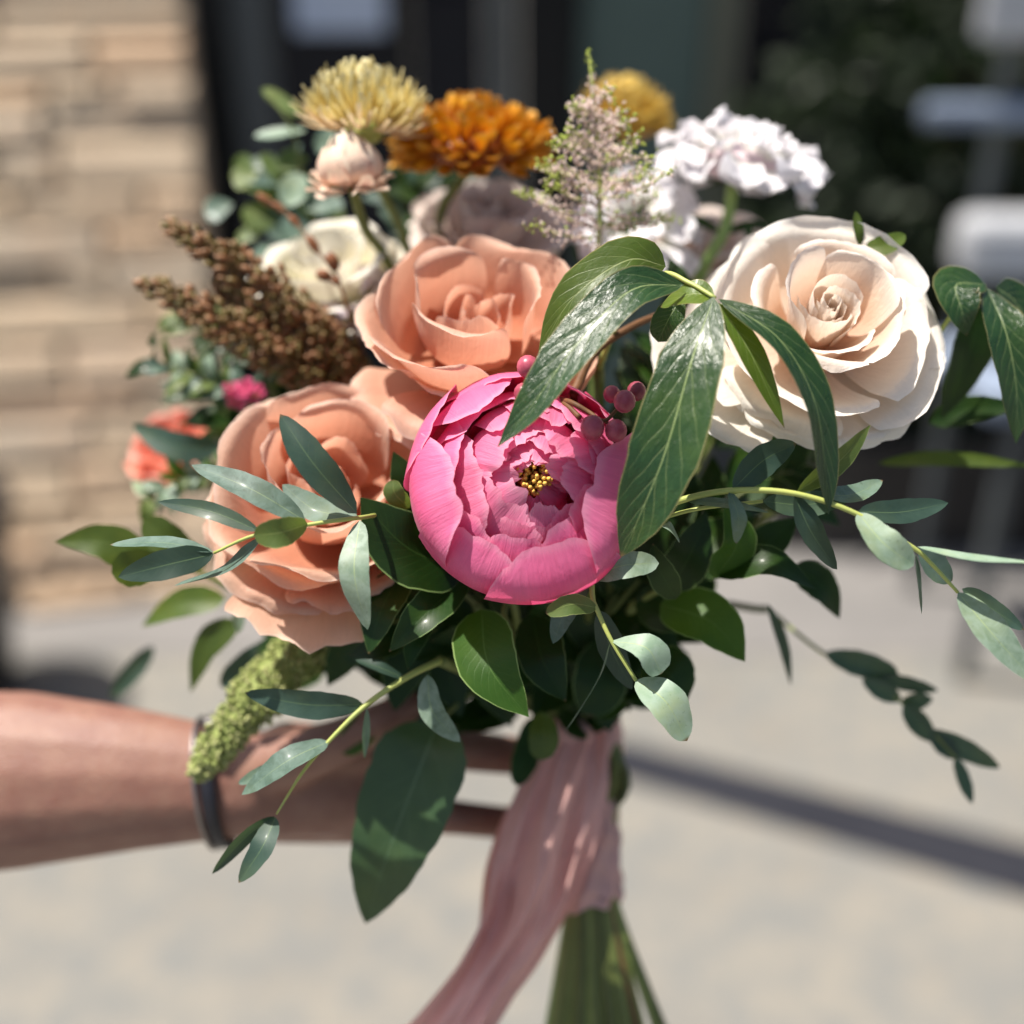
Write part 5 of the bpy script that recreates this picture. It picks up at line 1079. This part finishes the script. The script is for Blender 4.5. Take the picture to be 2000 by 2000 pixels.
# tiny pink blossoms near the seed head
o = empty("pink_waxflower", P(470, 772, 0.60), "tiny bright pink waxflower blossoms below the seed head", "waxflower")
pk = petal_mat('waxflower_petal', (0.6, 0.02, 0.10), (0.75, 0.06, 0.20), (0.80, 0.25, 0.38), 0.3)
for (u, v_) in [(455, 768), (482, 762), (500, 772), (465, 782)]:
    C = P(u, v_, 0.598 + random.uniform(-.004, .004)); fr = frame((random.gauss(0, .4), random.gauss(0.3, .3), 0.9)); R = px2m(24, 0.6)
    for k in range(5):
        G = petal_grid([(0.05, 0), (0.5, 0.15), (0.9, 0.3), (1.0, 0.3)], math.radians(72 * k), 0.5, nS=5, nT=6, rnd=0.3, seed=k); sheet("petal", place(G, C, fr, R), pk, o)
bouquet_stem(o, (475, 778, 0.602), 'stem_g', 0.0008, [(640, 850, 0.61), (900, 1150, 0.64)])

# ------------------------------------------------------------------ ribbon
rib = empty("ribbon", P(1150, 1770, 0.60), "dusty rose ribbon wound round the stems with a loose tail hanging", "ribbon")
nA, nH = 56, 40; G = np.empty((nH, nA, 3)); bc = PP(BIND)
for i in range(nH):
    f_ = i / (nH - 1); y = bc[1] + px2m(195 - 365 * f_, 0.615)
    for j in range(nA):
        a = 2 * math.pi * j / nA
        r_ = 0.0160 * (1.02 - 0.06 * math.sin(math.pi * f_)) + 0.0010 * math.sin(3 * a + 9 * f_) + 0.0012 * (1 - 2 * abs(math.sin(3.5 * a - 8 * f_ + 1))) + 0.0005 * math.sin(40 * f_ + 4 * math.sin(a))
        G[i, j] = bc + np.array([r_ * math.cos(a), 0, r_ * math.sin(a)]); G[i, j, 1] = y + 0.004 * math.sin(a + 0.6) * (1 if i > nH - 4 else 0.3) + 0.0015 * math.sin(5 * a)
mk("wrap", G.reshape(-1, 3), grid_faces(nH, nA, True), M['ribbon'], rib)
def ribbon_strip(name, ctrl, hws, amp, ph, nS=41, nT=80):
    c = spline([PP(q) for q in ctrl], nT); hw = np.interp(np.linspace(0, 1, nT), np.linspace(0, 1, len(hws)), hws); T = np.gradient(c, axis=0)
    G = np.empty((nT, nS, 3))
    for i in range(nT):
        t_ = unit(T[i]); S = unit(np.cross(t_, (0.15, 0.1, 1))); N = np.cross(S, t_); f_ = i / (nT - 1)
        for j in range(nS):
            s_ = -1 + 2 * j / (nS - 1); w_ = px2m(hw[i], 0.59) * (1 + 0.07 * math.sin(13 * f_ + ph + (2.0 if s_ > 0 else 0)))
            G[i, j] = c[i] + S * s_ * w_ + N * (amp * (math.sin(4.2 * s_ + ph + 3.0 * f_) + 0.9 * (1 - 2 * abs(math.sin(4.3 * s_ - 2.5 * f_ + ph))) + 0.5 * (1 - 2 * abs(math.sin(7.5 * s_ + 4 * f_))) + 0.25 * math.sin(19 * f_ + 3 * s_)) * (0.5 + 0.5 * math.sin(math.pi * min(1, f_ * 1.2))) - 0.004 * s_ * s_)
    return sheet(name, G, M['ribbon'], rib)
ribbon_strip("tail", [(1150, 1405, 0.594), (1118, 1500, 0.585), (1088, 1610, 0.580), (1060, 1720, 0.578), (1015, 1820, 0.576), (950, 1920, 0.574), (880, 2030, 0.573), (800, 2150, 0.573), (700, 2400, 0.573)], [46, 80, 96, 92, 74, 70, 78, 84, 84], 0.0052, 0.4)
ribbon_strip("tail", [(1095, 1490, 0.598), (1030, 1600, 0.592), (992, 1700, 0.590), (972, 1800, 0.588), (950, 1900, 0.586), (915, 2010, 0.585), (880, 2130, 0.585), (820, 2380, 0.585)], [22, 44, 40, 34, 34, 44, 50, 50], 0.0050, 2.0)
# small knot where the tails leave the wrap
Vb, fb = blob_geo(12, 8); mk("knot", P(1120, 1432, 0.592) + Vb * np.array([0.010, 0.008, 0.006]), fb, M['ribbon'], rib)

# ------------------------------------------------------------------ the arm and hand that hold the bouquet
def capsule(a, ra, b, rb, flat=1.0, n=14):
    m = 7; pts, rad = [], []; d = b - a; L = np.linalg.norm(d); u = d / L
    for k in range(5): q = math.pi / 2 * (1 - k / 4.0); pts.append(a - u * ra * math.sin(q)); rad.append(max(1e-4, ra * math.cos(q)))
    for k in range(1, m): pts.append(a + d * k / m); rad.append(ra + (rb - ra) * k / m)
    for k in range(5): q = math.pi / 2 * k / 4.0; pts.append(b + u * rb * math.sin(q)); rad.append(max(1e-4, rb * math.cos(q)))
    pts = np.array(pts); X = unit(np.cross(u, (0, 0, 1))); Z = np.cross(X, u); aa_ = np.linspace(0, 2 * np.pi, n, endpoint=False)
    V = np.concatenate([p + r_ * (np.cos(aa_)[:, None] * X + flat * np.sin(aa_)[:, None] * Z) for p, r_ in zip(pts, rad)])
    f = grid_faces(len(pts), n, True).tolist(); f.append(list(range(n - 1, -1, -1))); f.append([(len(pts) - 1) * n + j for j in range(n)])
    return V, f
def limb(chain, flat=1.0):
    out = []
    for (a, b) in zip(chain[:-1], chain[1:]):
        out.append(capsule(P(*a[:3]), px2m(a[3], a[2]), P(*b[:3]), px2m(b[3], b[2]), flat))
    return out
sh = []
sh += limb([(-420, 1545, 0.62, 200), (-150, 1532, 0.615, 188), (60, 1522, 0.61, 172), (250, 1522, 0.607, 142), (400, 1528, 0.606, 116), (470, 1530, 0.606, 108)], 0.80)
sh += limb([(440, 1530, 0.606, 106), (540, 1532, 0.608, 104), (640, 1530, 0.612, 104)], 0.55)
sh += limb([(560, 1460, 0.606, 52), (670, 1468, 0.608, 50), (800, 1456, 0.615, 46), (900, 1464, 0.621, 42), (985, 1474, 0.630, 39), (1080, 1484, 0.648, 34), (1150, 1492, 0.652, 30)])
sh += limb([(560, 1540, 0.612, 50), (680, 1560, 0.614, 47), (800, 1585, 0.618, 40), (900, 1598, 0.622, 34), (975, 1606, 0.632, 33), (1080, 1612, 0.652, 31), (1150, 1612, 0.655, 28)])
sh += limb([(560, 1580, 0.616, 46), (680, 1600, 0.622, 43), (780, 1612, 0.634, 38), (840, 1600, 0.648, 34), (820, 1570, 0.660, 30)])
sh += limb([(540, 1605, 0.618, 42), (640, 1612, 0.630, 37), (730, 1616, 0.645, 33), (760, 1590, 0.658, 29)])
sh += limb([(500, 1500, 0.600, 66), (585, 1478, 0.590, 56), (665, 1448, 0.580, 46), (740, 1412, 0.577, 41), (800, 1380, 0.580, 34)])
V, f = merge(sh)
arm = mk("person", V, f, M['skin'], None)
tag(arm, "bare forearm and hand reaching in and gripping the ribbon-bound stems", "person")
m = arm.modifiers.new("join", 'REMESH'); m.mode = 'VOXEL'; m.voxel_size = 0.0022; m.use_smooth_shade = True
m = arm.modifiers.new("soften", 'SMOOTH'); m.factor = 0.6; m.iterations = 9
def band(name, cx, cy, d, ry, rz, wpx, tilt, mat, parent, th=0.0012, n=40):
    C = P(cx, cy, d); w_ = px2m(wpx, d) / 2; prof = [(-w_, 0), (-w_ * 0.9, th), (w_ * 0.9, th), (w_, 0), (w_ * 0.9, -th * 0.5), (-w_ * 0.9, -th * 0.5)]
    V = []
    for k in range(n):
        a = 2 * math.pi * k / n; rad = np.array([0, math.cos(a), math.sin(a)])
        for (x, h) in prof:
            V.append(C + np.array([x + tilt * math.cos(a) * ry, (ry + h) * rad[1], (rz + h) * rad[2]]))
    f = [[k * 6 + j, k * 6 + (j + 1) % 6, ((k + 1) % n) * 6 + (j + 1) % 6, ((k + 1) % n) * 6 + j] for k in range(n) for j in range(6)]
    return mk(name, np.array(V), f, mat, parent)
wt = empty("wrist_watch", P(428, 1530, 0.606), "wrist watch with a black strap worn on the bare wrist", "watch")
ry = px2m(121, 0.606); band("strap", 432, 1529, 0.606, ry, ry * 0.82, 28, -0.10, M['watch'], wt)
V, f = blob_geo(20, 10); V = np.clip(V * 1.3, -1, 1) * np.array([px2m(30, .6), px2m(11, .6), px2m(36, .6)]); mk("case", P(432, 1408, 0.606) + V, f, M['steel'], wt)
bl = empty("bracelet", P(402, 1530, 0.606), "polished silver bangle beside the watch strap", "bracelet")
ry = px2m(123, 0.606); band("bangle", 408, 1529, 0.606, ry, ry * 0.82, 7, -0.14, M['steel'], bl, 0.0016)
